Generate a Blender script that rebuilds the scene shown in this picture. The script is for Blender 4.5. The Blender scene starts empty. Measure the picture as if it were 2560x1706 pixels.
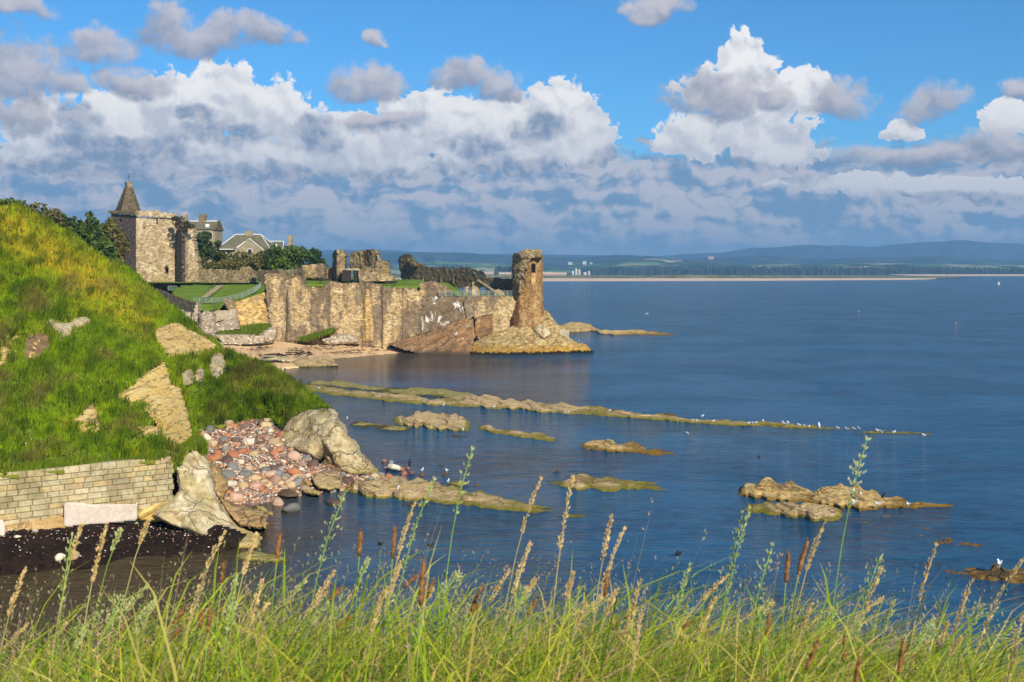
import bpy, math, random
import numpy as np
random.seed(7); rng = np.random.default_rng(11)
C = bpy.context.scene.collection
R = math.radians
# ------------------------------------------------------------------ camera
F, CX, HZ, H = 2745.0, 1280.0, 678.0, 18.0      # focal length in photo pixels, horizon row, eye height above the sea
def P(px, py, Y): return ((px-CX)/F*Y, Y, H-(py-HZ)/F*Y)
def Yz(py, z=0.0): return (H-z)*F/(py-HZ)
cd = bpy.data.cameras.new('camera'); cam = bpy.data.objects.new('camera', cd); C.objects.link(cam)
cam.location = (0, 0, H); cam.rotation_euler = (R(90), 0, 0)
cd.sensor_width = 36; cd.lens = F*36/2560; cd.shift_y = -(853-HZ)/2560
cd.clip_start = .1; cd.clip_end = 60000
cd.dof.use_dof = True; cd.dof.focus_distance = 90; cd.dof.aperture_fstop = 15
bpy.context.scene.camera = cam
vs = bpy.context.scene.view_settings
vs.view_transform = 'Standard'; vs.look = 'None'; vs.exposure = 0.3; vs.gamma = 1
# ------------------------------------------------------------------ node helpers
class G:
    def __init__(s, nt): s.nt = nt
    def n(s, t, **k):
        x = s.nt.nodes.new(t)
        for a, v in k.items(): setattr(x, a, v)
        return x
    def put(s, sock, v):
        if isinstance(v, bpy.types.NodeSocket): s.nt.links.new(v, sock)
        elif v is not None:
            if sock.type in ('RGBA',) and hasattr(v, '__len__') and len(v) == 3: v = (*v, 1)
            sock.default_value = v
    def m(s, op, a, b=None, c=None, clamp=False):
        x = s.n('ShaderNodeMath', operation=op, use_clamp=clamp)
        s.put(x.inputs[0], a)
        if b is not None: s.put(x.inputs[1], b)
        if c is not None: s.put(x.inputs[2], c)
        return x.outputs[0]
    def v(s, op, a, b=None):
        x = s.n('ShaderNodeVectorMath', operation=op); s.put(x.inputs[0], a)
        if b is not None: s.put(x.inputs[3 if op == 'SCALE' else 1], b)
        return x.outputs['Value'] if op in ('DOT_PRODUCT', 'LENGTH') else x.outputs[0]
    def noise(s, vec, scale=1, detail=4, rough=.55, dist=0, col=False):
        x = s.n('ShaderNodeTexNoise'); s.put(x.inputs['Vector'], vec); s.put(x.inputs['Scale'], scale)
        x.inputs['Detail'].default_value = detail; x.inputs['Roughness'].default_value = rough; x.inputs['Distortion'].default_value = dist
        return x.outputs['Color' if col else 'Fac']
    def vor(s, vec, scale=1, feature='F1', detail=0, rand=1, out='Distance'):
        x = s.n('ShaderNodeTexVoronoi', feature=feature); s.put(x.inputs['Vector'], vec); x.inputs['Scale'].default_value = scale
        if 'Detail' in x.inputs: x.inputs['Detail'].default_value = detail
        x.inputs['Randomness'].default_value = rand
        return x.outputs[out]
    def ss(s, x, lo, hi, a=0., b=1.):
        r = s.n('ShaderNodeMapRange', interpolation_type='SMOOTHSTEP', clamp=True)
        for i, q in enumerate((x, lo, hi, a, b)): s.put(r.inputs[i], q)
        return r.outputs[0]
    def mix(s, f, a, b, bt='MIX'):
        x = s.n('ShaderNodeMix', data_type='RGBA', blend_type=bt, clamp_factor=True)
        s.put(x.inputs[0], f); s.put(x.inputs[6], a); s.put(x.inputs[7], b)
        return x.outputs[2]
    def xyz(s, v):
        x = s.n('ShaderNodeSeparateXYZ'); s.put(x.inputs[0], v); return x.outputs
    def vec(s, x, y, z=0.):
        c = s.n('ShaderNodeCombineXYZ')
        for i, q in enumerate((x, y, z)): s.put(c.inputs[i], q)
        return c.outputs[0]
    def bump(s, h, strength=.5, dist=.1, normal=None):
        b = s.n('ShaderNodeBump'); s.put(b.inputs['Height'], h); s.put(b.inputs['Strength'], strength); s.put(b.inputs['Distance'], dist)
        if normal is not None: s.put(b.inputs['Normal'], normal)
        return b.outputs[0]
# ------------------------------------------------------------------ world: sky and cumulus, by direction only
SUN_AZ, SUN_EL = R(152), R(31)        # azimuth from +Y towards +X: behind the viewer's right shoulder
w = bpy.data.worlds.new('World'); bpy.context.scene.world = w; w.use_nodes = True
g = G(w.node_tree); w.node_tree.nodes.clear()
sky = g.n('ShaderNodeTexSky', sky_type='NISHITA', sun_disc=False, sun_elevation=SUN_EL, sun_rotation=SUN_AZ, altitude=20, air_density=1.0, dust_density=0.3, ozone_density=3.0)
tc = g.n('ShaderNodeTexCoord').outputs['Generated']
X, Yd, Z = g.xyz(tc)
az = g.m('ARCTAN2', X, Yd)
hor = g.m('SQRT', g.m('ADD', g.m('MULTIPLY', X, X), g.m('MULTIPLY', Yd, Yd)))
el = g.m('ARCTAN2', Z, hor)
K = F/100
p = g.vec(g.m('MULTIPLY', az, K), g.m('MULTIPLY', el, K))
def ang(px, py):
    a = math.atan((px-CX)/F); return K*a, K*math.atan((HZ-py)/F*math.cos(a))
nz = g.noise(p, .9, 5, .55, col=True)
wv = g.v('SCALE', g.v('SUBTRACT', nz, (.5, .5, .5)), .95)
pw = g.v('ADD', p, wv)
nz2 = g.noise(g.v('ADD', p, (31., 7., 0.)), .55, 4, .5, col=True)
pw2 = g.v('ADD', p, g.v('SCALE', g.v('SUBTRACT', nz2, (.5, .5, .5)), 1.3))
bil = g.vor(pw, 2.4, 'F1', detail=3.0)
fine = g.noise(p, 3.2, 7, .6)
def layer(puffs, pv, flat=1.5):
    acc = None
    for (px, py, rx, ry) in puffs:
        cx, cy = ang(px, py)
        d = g.v('MULTIPLY', g.v('SUBTRACT', pv, (cx, cy, 0)), (100/rx, 100/ry, 0))
        d = g.v('MAXIMUM', d, g.v('MULTIPLY', d, (-1., -flat, 0.)))
        q = g.v('DOT_PRODUCT', d, d)
        acc = q if acc is None else g.m('SMOOTH_MIN', acc, q, .25)
    return g.m('SUBTRACT', 1., acc)
puffA = [(150,330,130,95),(300,325,150,100),(440,290,130,110),(560,265,120,105),(690,280,110,90),(800,320,110,70),(1000,335,120,90),(1110,300,120,80),(1250,330,110,80),(1400,285,100,90),(1440,360,110,90),(1230,400,180,65),(900,400,220,70),(600,400,240,70),(240,410,280,60),
  (1870,170,80,85),(1830,230,140,80),(2000,240,90,65),(1900,330,130,110),(1760,350,150,70),(1960,380,110,50),(2255,335,52,28),(2510,305,60,45),
  (2000,448,70,20),(2130,460,95,26),(2270,465,120,30),(2400,480,100,28),(2520,490,100,34)]
puffB = [(185,310,55,45),(480,292,75,26),(300,385,190,38),(560,345,120,30),(800,330,60,45),(960,315,110,26),(700,455,650,42),(1340,325,90,32),(1180,372,80,28),(1330,430,270,52),(1850,432,260,34),(1600,355,36,50),(150,450,400,50),(2250,505,420,26),(1500,430,80,60)]
puffC = [(420,60,75,75),(520,95,150,62),(650,95,95,50),(260,125,90,60),(60,190,120,100),(55,300,65,60),(330,215,85,45),(190,220,70,45),(905,215,105,55),(1175,200,110,50),(1270,225,60,48),(955,305,105,26),(925,105,22,24),(1640,25,100,38),(1790,235,150,62),(1930,240,40,30),(2105,250,85,58),(2330,262,85,52),(2330,390,230,34),(2500,365,120,45),(2560,235,50,30),(30,30,90,35)]
bl = g.m('SUBTRACT', .50, bil)
fn = g.m('SUBTRACT', fine, .5)
fA = g.m('ADD', layer(puffA, pw), g.m('ADD', g.m('MULTIPLY', bl, .9), g.m('MULTIPLY', fn, .5)))
fB = g.m('ADD', layer(puffB, pw2, 1.0), g.m('ADD', g.m('MULTIPLY', bl, .7), g.m('MULTIPLY', fn, .6)))
fC = g.m('ADD', layer(puffC, pw2, 1.35), g.m('ADD', g.m('MULTIPLY', bl, .75), g.m('MULTIPLY', fn, 1.1)))
offv = (.07, .20, 0.)
dA = g.m('SUBTRACT', layer(puffA, pw), layer(puffA, g.v('ADD', pw, offv)))
dC = g.m('SUBTRACT', layer(puffC, pw2, 1.35), layer(puffC, g.v('ADD', pw2, offv), 1.35))
mA = g.ss(fA, -.50, -.26); mB = g.ss(fB, -.6, .5); mC = g.ss(fC, -.60, .45)
pe = g.xyz(p)[1]
# the low far deck of stratocumulus, stretched along the horizon
ps = g.v('MULTIPLY', pw, (.30, 2.0, 0.))
sn = g.noise(ps, 1.1, 6, .52)
dk = g.ss(g.m('ADD', pe, g.m('ADD', g.m('MULTIPLY', fn, .8), g.m('MULTIPLY', bl, .5))), 2.9, 2.35)
r1 = g.noise(pw, 1.05, 5, .5); r2_ = g.noise(g.v('ADD', pw, (.12, .20, 0.)), 1.05, 5, .5)
rel = g.m('SUBTRACT', r1, r2_)                       # brighter on the side towards the sun
cD = g.mix(g.ss(g.m('ADD', sn, g.m('ADD', g.m('MULTIPLY', bl, .10), g.m('MULTIPLY', rel, .9))), .30, .55), (.20, .33, .52), (.64, .62, .67))
cD = g.mix(g.ss(pe, 1.3, .1, 0., .6), cD, (.42, .57, .76))
cA = g.mix(g.ss(g.m('ADD', g.m('MULTIPLY', rel, 1.1), g.m('MULTIPLY', dA, .22)), -.16, .16), (.62, .64, .71), (1.02, 1.0, .98))
hgtA = g.ss(g.m('ADD', pe, g.m('MULTIPLY', fn, 1.2)), 4.6, 2.3); cA = g.mix(g.m('MULTIPLY', hgtA, .45), cA, (.50, .54, .63))
cA = g.mix(g.ss(fA, .05, -.35, 0., .25), cA, (1., .98, .96))
cA = g.mix(g.m('MULTIPLY', mB, .88), cA, g.mix(g.ss(g.m('ADD', fine, g.m('MULTIPLY', rel, 1.2)), .36, .68), (.20, .29, .45), (.50, .51, .58)))
pq = g.m('ADD', g.m('MULTIPLY', rel, 1.3), g.m('MULTIPLY', fn, .5))
cC = g.mix(g.ss(g.m('ADD', g.m('MULTIPLY', dC, .30), g.m('MULTIPLY', pq, .55)), -.26, .30), (.27, .31, .42), (.68, .64, .66))
skyc = g.mix(1.0, sky.outputs[0], (.34, .78, 1.10), 'MULTIPLY')
SK = .1
def lum(c): return g.mix(1.0, c, (.80/SK,)*3, 'MULTIPLY')
for n_ in w.node_tree.nodes:
    if n_.type == 'MIX': n_.clamp_result = False
col = g.mix(g.m('MULTIPLY', dk, .97), skyc, lum(cD))
col = g.mix(mA, col, lum(cA))
col = g.mix(g.m('MULTIPLY', mC, .93), col, lum(cC))
# thin scattered cover over the rest of the sky keeps the same mean brightness behind the viewer
bg = g.n('ShaderNodeBackground'); g.put(bg.inputs[0], col); bg.inputs[1].default_value = SK
wo = g.n('ShaderNodeOutputWorld'); g.nt.links.new(bg.outputs[0], wo.inputs[0])
w.cycles.sampling_method = 'MANUAL'; w.cycles.sample_map_resolution = 256
sl = bpy.data.lights.new('sun', 'SUN'); sl.energy = 5.0; sl.angle = R(.5); sl.color = (1, .87, .67)
so = bpy.data.objects.new('sun', sl); C.objects.link(so)
sd = (math.sin(SUN_AZ)*math.cos(SUN_EL), math.cos(SUN_AZ)*math.cos(SUN_EL), math.sin(SUN_EL))
import mathutils
so.rotation_euler = mathutils.Vector(sd).to_track_quat('Z', 'Y').to_euler(); so.location = (40, -60, 80)
# ------------------------------------------------------------------ numpy noise
def _h(i, j, k, s):
    n = (i*374761393 + j*668265263 + k*2147483647 + s*974711) & 0xffffffff
    n = ((n ^ (n >> 13))*1274126177) & 0xffffffff
    return ((n ^ (n >> 16)) & 0xffff)/65535.0
def vn(x, y, z=0., s=0):
    x, y, z = np.broadcast_arrays(np.asarray(x, float), np.asarray(y, float), np.asarray(z, float))
    i, j, k = (np.floor(q).astype(np.int64) for q in (x, y, z))
    a, b, c = x-i, y-j, z-k
    a, b, c = (q*q*(3-2*q) for q in (a, b, c)); r = 0
    for di in (0, 1):
        for dj in (0, 1):
            for dk_ in (0, 1):
                r = r + _h(i+di, j+dj, k+dk_, s)*(a if di else 1-a)*(b if dj else 1-b)*(c if dk_ else 1-c)
    return r
def fb(x, y, z=0., s=0, o=4, g_=.5):
    r, a, t = 0, 1, 0
    for q in range(o):
        r = r + a*(vn(np.asarray(x)*2**q, np.asarray(y)*2**q, np.asarray(z)*2**q, s+q*17)-.5)*2; t += a; a *= g_
    return r/t
# ------------------------------------------------------------------ object helpers
def tag(o, label=None, cat=None, group=None, kind=None):
    if label: o['label'] = label
    if cat: o['category'] = cat
    if group: o['group'] = group
    if kind: o['kind'] = kind
    return o
def link(o, parent=None):
    C.objects.link(o)
    if parent is not None:
        o.parent = parent
        o.matrix_parent_inverse = mathutils.Matrix.Translation(-mathutils.Vector(parent.location))
    return o
def empty(name, loc=(0, 0, 0)):
    o = bpy.data.objects.new(name, None); o.location = loc; o.empty_display_size = .3; C.objects.link(o); return o
def mesh(name, V, Q, mat, uv=None, col=None, smooth=True, me_only=False):
    V = np.asarray(V, np.float32).reshape(-1, 3)
    fs = [np.asarray(q, np.int32) for q in (Q if isinstance(Q, list) else [Q]) if len(q)]
    me = bpy.data.meshes.new(name)
    me.vertices.add(len(V)); me.vertices.foreach_set('co', V.ravel())
    lv = np.concatenate([q.ravel() for q in fs]); sz = np.concatenate([np.full(len(q), q.shape[1], np.int32) for q in fs])
    me.loops.add(len(lv)); me.loops.foreach_set('vertex_index', lv)
    me.polygons.add(len(sz)); me.polygons.foreach_set('loop_start', np.concatenate([[0], np.cumsum(sz)[:-1]]).astype(np.int32))
    me.polygons.foreach_set('loop_total', sz)
    me.polygons.foreach_set('use_smooth', np.full(len(sz), smooth))
    me.update(calc_edges=True)
    if uv is not None:
        u = me.uv_layers.new(name='UVMap'); u.data.foreach_set('uv', np.asarray(uv, np.float32)[lv].ravel())
    if col is not None:
        c = np.asarray(col, np.float32)
        if c.shape[1] == 3: c = np.c_[c, np.ones(len(c))]
        a = me.color_attributes.new('Col', 'FLOAT_COLOR', 'POINT'); a.data.foreach_set('color', c.astype(np.float32).ravel())
    me.validate()
    if mat is not None: me.materials.append(mat)
    return me
def obj(name, V, Q, mat, parent=None, **k):
    return link(bpy.data.objects.new(name, mesh(name, V, Q, mat, **k)), parent)
class MB:                                   # collects simple solids into one mesh
    def __init__(s): s.V = []; s.Q = []; s.n = 0; s.col = []
    def add(s, V, Q, c=None):
        V = np.asarray(V, float)
        s.V.append(V); s.Q += [tuple(np.array(q)+s.n) for q in Q]; s.n += len(V)
        if c is not None: s.col.append(np.tile(c, (len(V), 1)))
    def box(s, c, d, rz=0., col=None, rx=0.):
        sx, sy, sz = (q/2 for q in d)
        v = np.array([(x, y, z) for x in (-sx, sx) for y in (-sy, sy) for z in (-sz, sz)])
        if rx: v = v @ np.array([[1, 0, 0], [0, math.cos(rx), math.sin(rx)], [0, -math.sin(rx), math.cos(rx)]])
        v = v @ np.array([[math.cos(rz), math.sin(rz), 0], [-math.sin(rz), math.cos(rz), 0], [0, 0, 1]]) + np.array(c)
        s.add(v, [(0, 1, 3, 2), (4, 6, 7, 5), (0, 4, 5, 1), (2, 3, 7, 6), (0, 2, 6, 4), (1, 5, 7, 3)], col)
    def tube(s, pts, rad, k=6, col=None):
        pts = np.asarray(pts, float); n = len(pts); rad = np.broadcast_to(rad, n); V = []
        for i in range(n):
            t = pts[min(i+1, n-1)]-pts[max(i-1, 0)]; t /= np.linalg.norm(t)+1e-9
            a = np.cross(t, (0, 0, 1.)) if abs(t[2]) < .9 else np.cross(t, (1., 0, 0)); a /= np.linalg.norm(a); b = np.cross(t, a)
            for j in range(k):
                q = 2*math.pi*j/k; V.append(pts[i]+rad[i]*(a*math.cos(q)+b*math.sin(q)))
        Q = [(i*k+j, i*k+(j+1) % k, (i+1)*k+(j+1) % k, (i+1)*k+j) for i in range(n-1) for j in range(k)]
        Q += [tuple(range(k))[::-1], tuple(range((n-1)*k, n*k))]
        s.add(V, Q, col)
    def build(s, name, mat, parent=None, smooth=False, me_only=False):
        V = np.concatenate(s.V); by = {}
        for q in s.Q: by.setdefault(len(q), []).append(q)
        a = dict(col=np.concatenate(s.col) if s.col else None, smooth=smooth)
        L = [np.array(x) for x in by.values()]
        return mesh(name, V, L, mat, **a) if me_only else obj(name, V, L, mat, parent, **a)
def rbf(ctrl):                              # thin-plate surface through (px, py, depth)
    c = np.array(ctrl, float)
    if len(c) < 4:                          # too few points for a surface: a plane through them
        o = c.mean(0); k_ = np.linalg.pinv(c[:, :2]-o[:2], rcond=.05) @ (c[:, 2]-o[2])
        return lambda px, py: o[2]+(np.asarray(px, float)-o[0])*k_[0]+(np.asarray(py, float)-o[1])*k_[1]
    X_ = c[:, :2]/100; n = len(c)
    def ph(r2): return .5*r2*np.log(r2+1e-9)
    A = ph(((X_[:, None]-X_[None])**2).sum(-1))+np.eye(n)*1e-4
    Pm = np.c_[np.ones(n), X_]; M = np.block([[A, Pm], [Pm.T, np.zeros((3, 3))]])
    s = np.linalg.lstsq(M, np.r_[c[:, 2], 0, 0, 0], rcond=1e-9)[0]
    def f(px, py):
        px, py = np.broadcast_arrays(np.asarray(px, float), np.asarray(py, float)); r = s[n]+s[n+1]*px/100+s[n+2]*py/100
        for i in range(n): r = r+s[i]*ph((px/100-X_[i, 0])**2+(py/100-X_[i, 1])**2)
        return r
    return f
def lin(pts):                               # depth as a function of px only: an upright wall in plan
    a = np.array(pts, float)
    return lambda px, py: np.interp(px, a[:, 0], a[:, 1])+0*py
def inside(poly, x, y):
    P_ = np.array(poly, float); r = np.zeros(np.shape(x), bool); j = len(P_)-1
    for i in range(len(P_)):
        xi, yi = P_[i]; xj, yj = P_[j]
        c = ((yi > y) != (yj > y)) & (x < (xj-xi)*(y-yi)/((yj-yi) if yj != yi else 1e-9)+xi); r ^= c; j = i
    return r
def edist(poly, x, y):
    P_ = np.array(poly, float); d = np.full(np.shape(x), 1e9)
    for i in range(len(P_)):
        a, b = P_[i-1], P_[i]; ab = b-a; t = np.clip(((x-a[0])*ab[0]+(y-a[1])*ab[1])/(ab@ab+1e-9), 0, 1)
        d = np.minimum(d, np.hypot(x-a[0]-t*ab[0], y-a[1]-t*ab[1]))
    return d
def relief(name, poly, Yf, mat, cell=.3, bulge=0., R_=20., amp=.15, sc=.8, thick=3., rag=1.5, holes=(), strata=None, parent=None, smooth=False, extra=None, seed=0, col=None, jit=.12, ray=None, drop=.35, bill=0., bsc=2.):
    """a solid of real thickness: the front follows depth Yf, its outline is poly, holes go right through"""
    if not callable(Yf): yy = float(Yf); Yf = lambda px, py: yy+0*np.asarray(px)*np.asarray(py)
    if ray is None: ray = smooth
    P_ = np.array(poly, float); x0, y0 = P_.min(0); x1, y1 = P_.max(0)
    Ym = float(np.mean(Yf(P_[:, 0], P_[:, 1]))); st = cell*F/Ym
    xs = np.arange(x0-st, x1+2*st, st); ys = np.arange(y0-st, y1+2*st, st)
    GX, GY = np.meshgrid(xs, ys, indexing='ij')
    cxm, cym = GX[:-1, :-1]+st/2, GY[:-1, :-1]+st/2
    rx = rag*fb(cxm/7., cym/7., seed, 5, 3); ry = rag*fb(cxm/7., cym/7., seed, 55, 3)
    m = inside(poly, cxm+rx, cym+ry)
    for h in holes: m &= ~inside(h, cxm, cym)
    if not m.any(): raise ValueError(name)
    Y = Yf(GX, GY)+0.0*GX
    if bulge:
        d = np.clip(edist(poly, GX, GY)*inside(poly, GX, GY)/R_, 0, 1); Y = Y+bulge*(1-np.sqrt(1-(1-d)**2))
    Yb = Y.copy()
    WX, WZ = (GX-CX)/F*Y, H-(GY-HZ)/F*Y
    if strata:
        a_, fr, an = strata; q = WZ*math.cos(an)+WX*math.sin(an); q = q+fb(WX*.25, WZ*.25, Y*.1, 3, 3)*.5
        Y = Y+a_*(2*np.abs(vn(q*fr, WX*.12, 0, 9)-.5)*2-.6)
    Y = Y+amp*fb(WX/sc, WZ/sc, Y/sc, seed+1, 5, .6)
    if bill: Y = Y-bill*(np.abs(fb(WX/bsc, WZ/bsc, Y/bsc, seed+21, 3))*3.2-.5)
    if extra is not None: Y = Y+extra(GX, GY)
    JX = (vn(GX*.37, GY*.37, 1, seed+3)-.5)*cell*jit*4; JZ = (vn(GX*.37, GY*.37, 2, seed+4)-.5)*cell*jit*4
    WX = (GX-CX)/F*Y+JX; WZ = H-(GY-HZ)/F*Y+JZ
    nx, ny = GX.shape; fr_ = np.stack([WX, Y, WZ], -1).reshape(-1, 3)
    if ray:                                 # terrain and rocks run back into the hill and down, walls run straight back
        Yk = Yb+thick; bk = np.stack([(GX-CX)/F*Yk, Yk, H-(GY-HZ)/F*Yk-thick*drop], -1).reshape(-1, 3)
    else: bk = np.stack([WX, Yb+thick, WZ], -1).reshape(-1, 3)
    sarc = np.cumsum(np.r_[0, np.hypot(np.diff(WX[:, ny//2]), np.diff(Yb[:, ny//2]))])
    uvf = np.stack([np.repeat(sarc[:, None], ny, 1), WZ], -1).reshape(-1, 2); uvb = uvf+[thick, 0]
    idx = np.arange(nx*ny).reshape(nx, ny)
    q = np.stack([idx[:-1, :-1], idx[1:, :-1], idx[1:, 1:], idx[:-1, 1:]], -1)
    N = nx*ny; mp = np.pad(m, 1)
    Fs = [q[m][:, ::-1], (q[m]+N)]
    e = m & ~mp[:-2, 1:-1]; Fs.append(np.stack([idx[:-1, :-1][e], idx[:-1, 1:][e], idx[:-1, 1:][e]+N, idx[:-1, :-1][e]+N], -1)[:, ::-1])
    e = m & ~mp[2:, 1:-1]; Fs.append(np.stack([idx[1:, :-1][e], idx[1:, 1:][e], idx[1:, 1:][e]+N, idx[1:, :-1][e]+N], -1))
    e = m & ~mp[1:-1, :-2]; Fs.append(np.stack([idx[:-1, :-1][e], idx[1:, :-1][e], idx[1:, :-1][e]+N, idx[:-1, :-1][e]+N], -1))
    e = m & ~mp[1:-1, 2:]; Fs.append(np.stack([idx[:-1, 1:][e], idx[1:, 1:][e], idx[1:, 1:][e]+N, idx[:-1, 1:][e]+N], -1)[:, ::-1])
    Q = np.concatenate(Fs)[:, ::-1]; V = np.concatenate([fr_, bk]); UV = np.concatenate([uvf, uvb])
    used = np.unique(Q); rm = np.zeros(2*N, np.int64); rm[used] = np.arange(len(used))
    cc = None
    if col is not None: cc = np.concatenate([col(GX, GY, WX, Y, WZ).reshape(-1, 3)]*2)[used]
    return obj(name, V[used], rm[Q], mat, parent, uv=UV[used], smooth=smooth, col=cc)
# ------------------------------------------------------------------ materials
def M(name, rough=.9, spec=.2):
    m = bpy.data.materials.new(name); m.use_nodes = True; g = G(m.node_tree); b = m.node_tree.nodes['Principled BSDF']
    b.inputs['Roughness'].default_value = rough; b.inputs['Specular IOR Level'].default_value = spec
    return m, g, b
def pos(g): return g.n('ShaderNodeNewGeometry').outputs['Position']
def plain(name, c, rough=.8, var=.15, sc=2., spec=.2, metal=0):
    m, g, b = M(name, rough, spec); n = g.noise(pos(g), sc, 4)
    g.put(b.inputs['Base Color'], g.mix(g.ss(n, .3, .7), tuple(x*(1-var) for x in c), tuple(x*(1+var) for x in c)))
    b.inputs['Metallic'].default_value = metal
    return m
def stone(name, cols, brick=None, stain=None, stain_amt=.8, lichen=None, lamt=.3, sc=.5, bmp=.6, strata=None, guano=None, wet=None, mortar=.45, stlo=.5, crack=1):
    m, g, b = M(name, .92, .12); p_ = pos(g)
    n1 = g.noise(p_, sc, 6, .62); n2 = g.noise(g.v('ADD', p_, (9., 3., 5.)), sc*2.7, 6, .65); n3 = g.noise(p_, 6., 5, .7)
    c = g.mix(g.ss(n1, .36, .62), cols[0], cols[1]); c = g.mix(g.ss(n2, .44, .66), c, cols[2])
    hgt = g.m('ADD', g.m('MULTIPLY', n3, .6), g.m('MULTIPLY', n2, .6))
    if brick:
        uv = g.n('ShaderNodeUVMap').outputs[0]; wob = g.v('SCALE', g.v('SUBTRACT', g.noise(p_, 1.2, 3, col=True), (.5, .5, .5)), .22)
        br = g.n('ShaderNodeTexBrick'); g.put(br.inputs['Vector'], g.v('ADD', uv, wob))
        br.inputs['Color1'].default_value = (.50, .49, .48, 1); br.inputs['Color2'].default_value = (1.4, 1.34, 1.26, 1); br.inputs['Mortar'].default_value = (mortar,)*3+(1,)
        br.inputs['Scale'].default_value = 1; br.inputs['Mortar Size'].default_value = .035; br.inputs['Mortar Smooth'].default_value = .6
        br.inputs['Brick Width'].default_value = brick[0]; br.inputs['Row Height'].default_value = brick[1]; br.inputs['Bias'].default_value = 0
        c = g.mix(.85, c, br.outputs[0], 'MULTIPLY'); hgt = g.m('SUBTRACT', hgt, g.m('MULTIPLY', br.outputs['Fac'], .5))
    if strata:
        fr, tilt = strata; s = g.xyz(g.v('ADD', p_, g.v('SCALE', g.v('SUBTRACT', g.noise(p_, .35, 3, col=True), (.5, .5, .5)), .28)))
        q = g.m('ADD', s[2], g.m('MULTIPLY', s[0], tilt)); sv = g.vec(g.m('MULTIPLY', s[0], .08), g.m('MULTIPLY', s[1], .08), g.m('MULTIPLY', q, fr))
        sn_ = g.noise(sv, 1., 4, .55); c = g.mix(g.ss(g.m('ABSOLUTE', g.m('SUBTRACT', sn_, .5)), .006, .03), g.mix(.3, (.12, .08, .035), c), c); c = g.mix(g.ss(sn_, .30, .38), g.mix(.5, (.12, .08, .04), c), c)
        hgt = g.m('ADD', hgt, g.m('MULTIPLY', sn_, 1.6))
    vo = g.vor(p_, 2.2, 'DISTANCE_TO_EDGE') if not brick else g.vor(p_, 3.0, 'DISTANCE_TO_EDGE')
    if not brick and crack:
        v2 = g.vor(g.v('ADD', p_, g.v('SCALE', g.noise(p_, .8, 4, col=True), 2.2)), .38, 'DISTANCE_TO_EDGE'); c = g.mix(g.ss(v2, .0, .03, .55, 0.), c, (.10, .08, .045)); hgt = g.m('ADD', hgt, g.ss(v2, 0., .06, 0., .5))
        c = g.mix(g.ss(vo, .0, .03, .12 if strata else .22, 0.), c, (.08, .065, .04))
    if stain:
        s = g.xyz(p_); sv = g.vec(g.m('MULTIPLY', s[0], .33), g.m('MULTIPLY', s[1], .2), g.m('MULTIPLY', s[2], .11))
        sn_ = g.noise(sv, 1., 5, .58); sp = g.noise(p_, 2.6, 5, .7)
        f = g.ss(g.m('ADD', sn_, g.m('MULTIPLY', g.m('SUBTRACT', sp, .5), .25)), stlo, stlo+.07)
        c = g.mix(g.m('MULTIPLY', f, stain_amt), c, stain)
    if lichen:
        c = g.mix(g.m('MULTIPLY', g.ss(g.noise(g.v('ADD', p_, (50., 0., 0.)), sc*1.6, 6, .7), .52, .62), lamt), c, lichen)
    if guano:
        s = g.xyz(p_); gv = g.vec(g.m('MULTIPLY', s[0], 1.3), s[1], g.m('MULTIPLY', s[2], .5))
        c = g.mix(g.ss(g.noise(gv, guano[0], 6, .7), guano[1], guano[1]+.04), c, (.72, .70, .66))
    if wet:
        s = g.xyz(p_); zz = g.m('ADD', s[2], g.m('MULTIPLY', g.m('SUBTRACT', n2, .5), wet[2]))
        c = g.mix(g.ss(zz, wet[1], wet[0]), c, wet[3])
        if len(wet) > 4: c = g.mix(g.ss(zz, wet[4], wet[4]-.12), c, (.03, .025, .015))
    c = g.mix(g.ss(n3, .35, .65, .0, .5), g.mix(1., c, (.62, .60, .58), 'MULTIPLY'), c) if False else g.mix(1., c, g.mix(n3, (.66, .66, .66), (1.3, 1.3, 1.3)), 'MULTIPLY')
    g.put(b.inputs['Base Color'], c)
    g.put(b.inputs['Normal'], g.bump(hgt, bmp, .35))
    return m
def attr_mat(name, rough=.8, transl=0., spec=.2, nsc=None):
    m, g, b = M(name, rough, spec); a = g.n('ShaderNodeVertexColor', layer_name='Col').outputs[0]
    if nsc: a = g.mix(1., a, g.mix(g.noise(pos(g), nsc, 4, .6), (.55,)*3, (1.45,)*3), 'MULTIPLY')
    g.put(b.inputs['Base Color'], a)
    if transl:
        t = g.n('ShaderNodeBsdfTranslucent'); g.put(t.inputs[0], a); mx = g.n('ShaderNodeMixShader'); mx.inputs[0].default_value = transl
        g.nt.links.new(b.outputs[0], mx.inputs[1]); g.nt.links.new(t.outputs[0], mx.inputs[2])
        g.nt.links.new(mx.outputs[0], m.node_tree.nodes['Material Output'].inputs[0])
    return m
MT = {}
MT['castle'] = stone('castle_stone', [(.50,.36,.17), (.66,.52,.30), (.34,.25,.14)], brick=(.62,.30), stain=(.135,.10,.08), stain_amt=.72, lichen=(.42,.37,.17), stlo=.465, sc=.45)
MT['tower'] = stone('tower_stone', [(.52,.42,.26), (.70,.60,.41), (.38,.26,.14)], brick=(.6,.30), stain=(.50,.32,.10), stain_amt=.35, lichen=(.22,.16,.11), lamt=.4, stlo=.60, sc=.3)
MT['tower_shaded'] = stone('tower_shaded_stone', [(.18,.125,.115), (.36,.28,.22), (.09,.06,.06)], brick=(.55,.3), lichen=(.34,.28,.22), lamt=.5, sc=.9, bmp=1.)  # tower stone darkened: shade of the left face is in the colour
MT['ruin'] = stone('ruin_stone', [(.40,.31,.18), (.58,.47,.28), (.19,.145,.10)], brick=(.5,.28), lichen=(.50,.38,.07), lamt=.5, sc=.9, bmp=1.)
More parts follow.
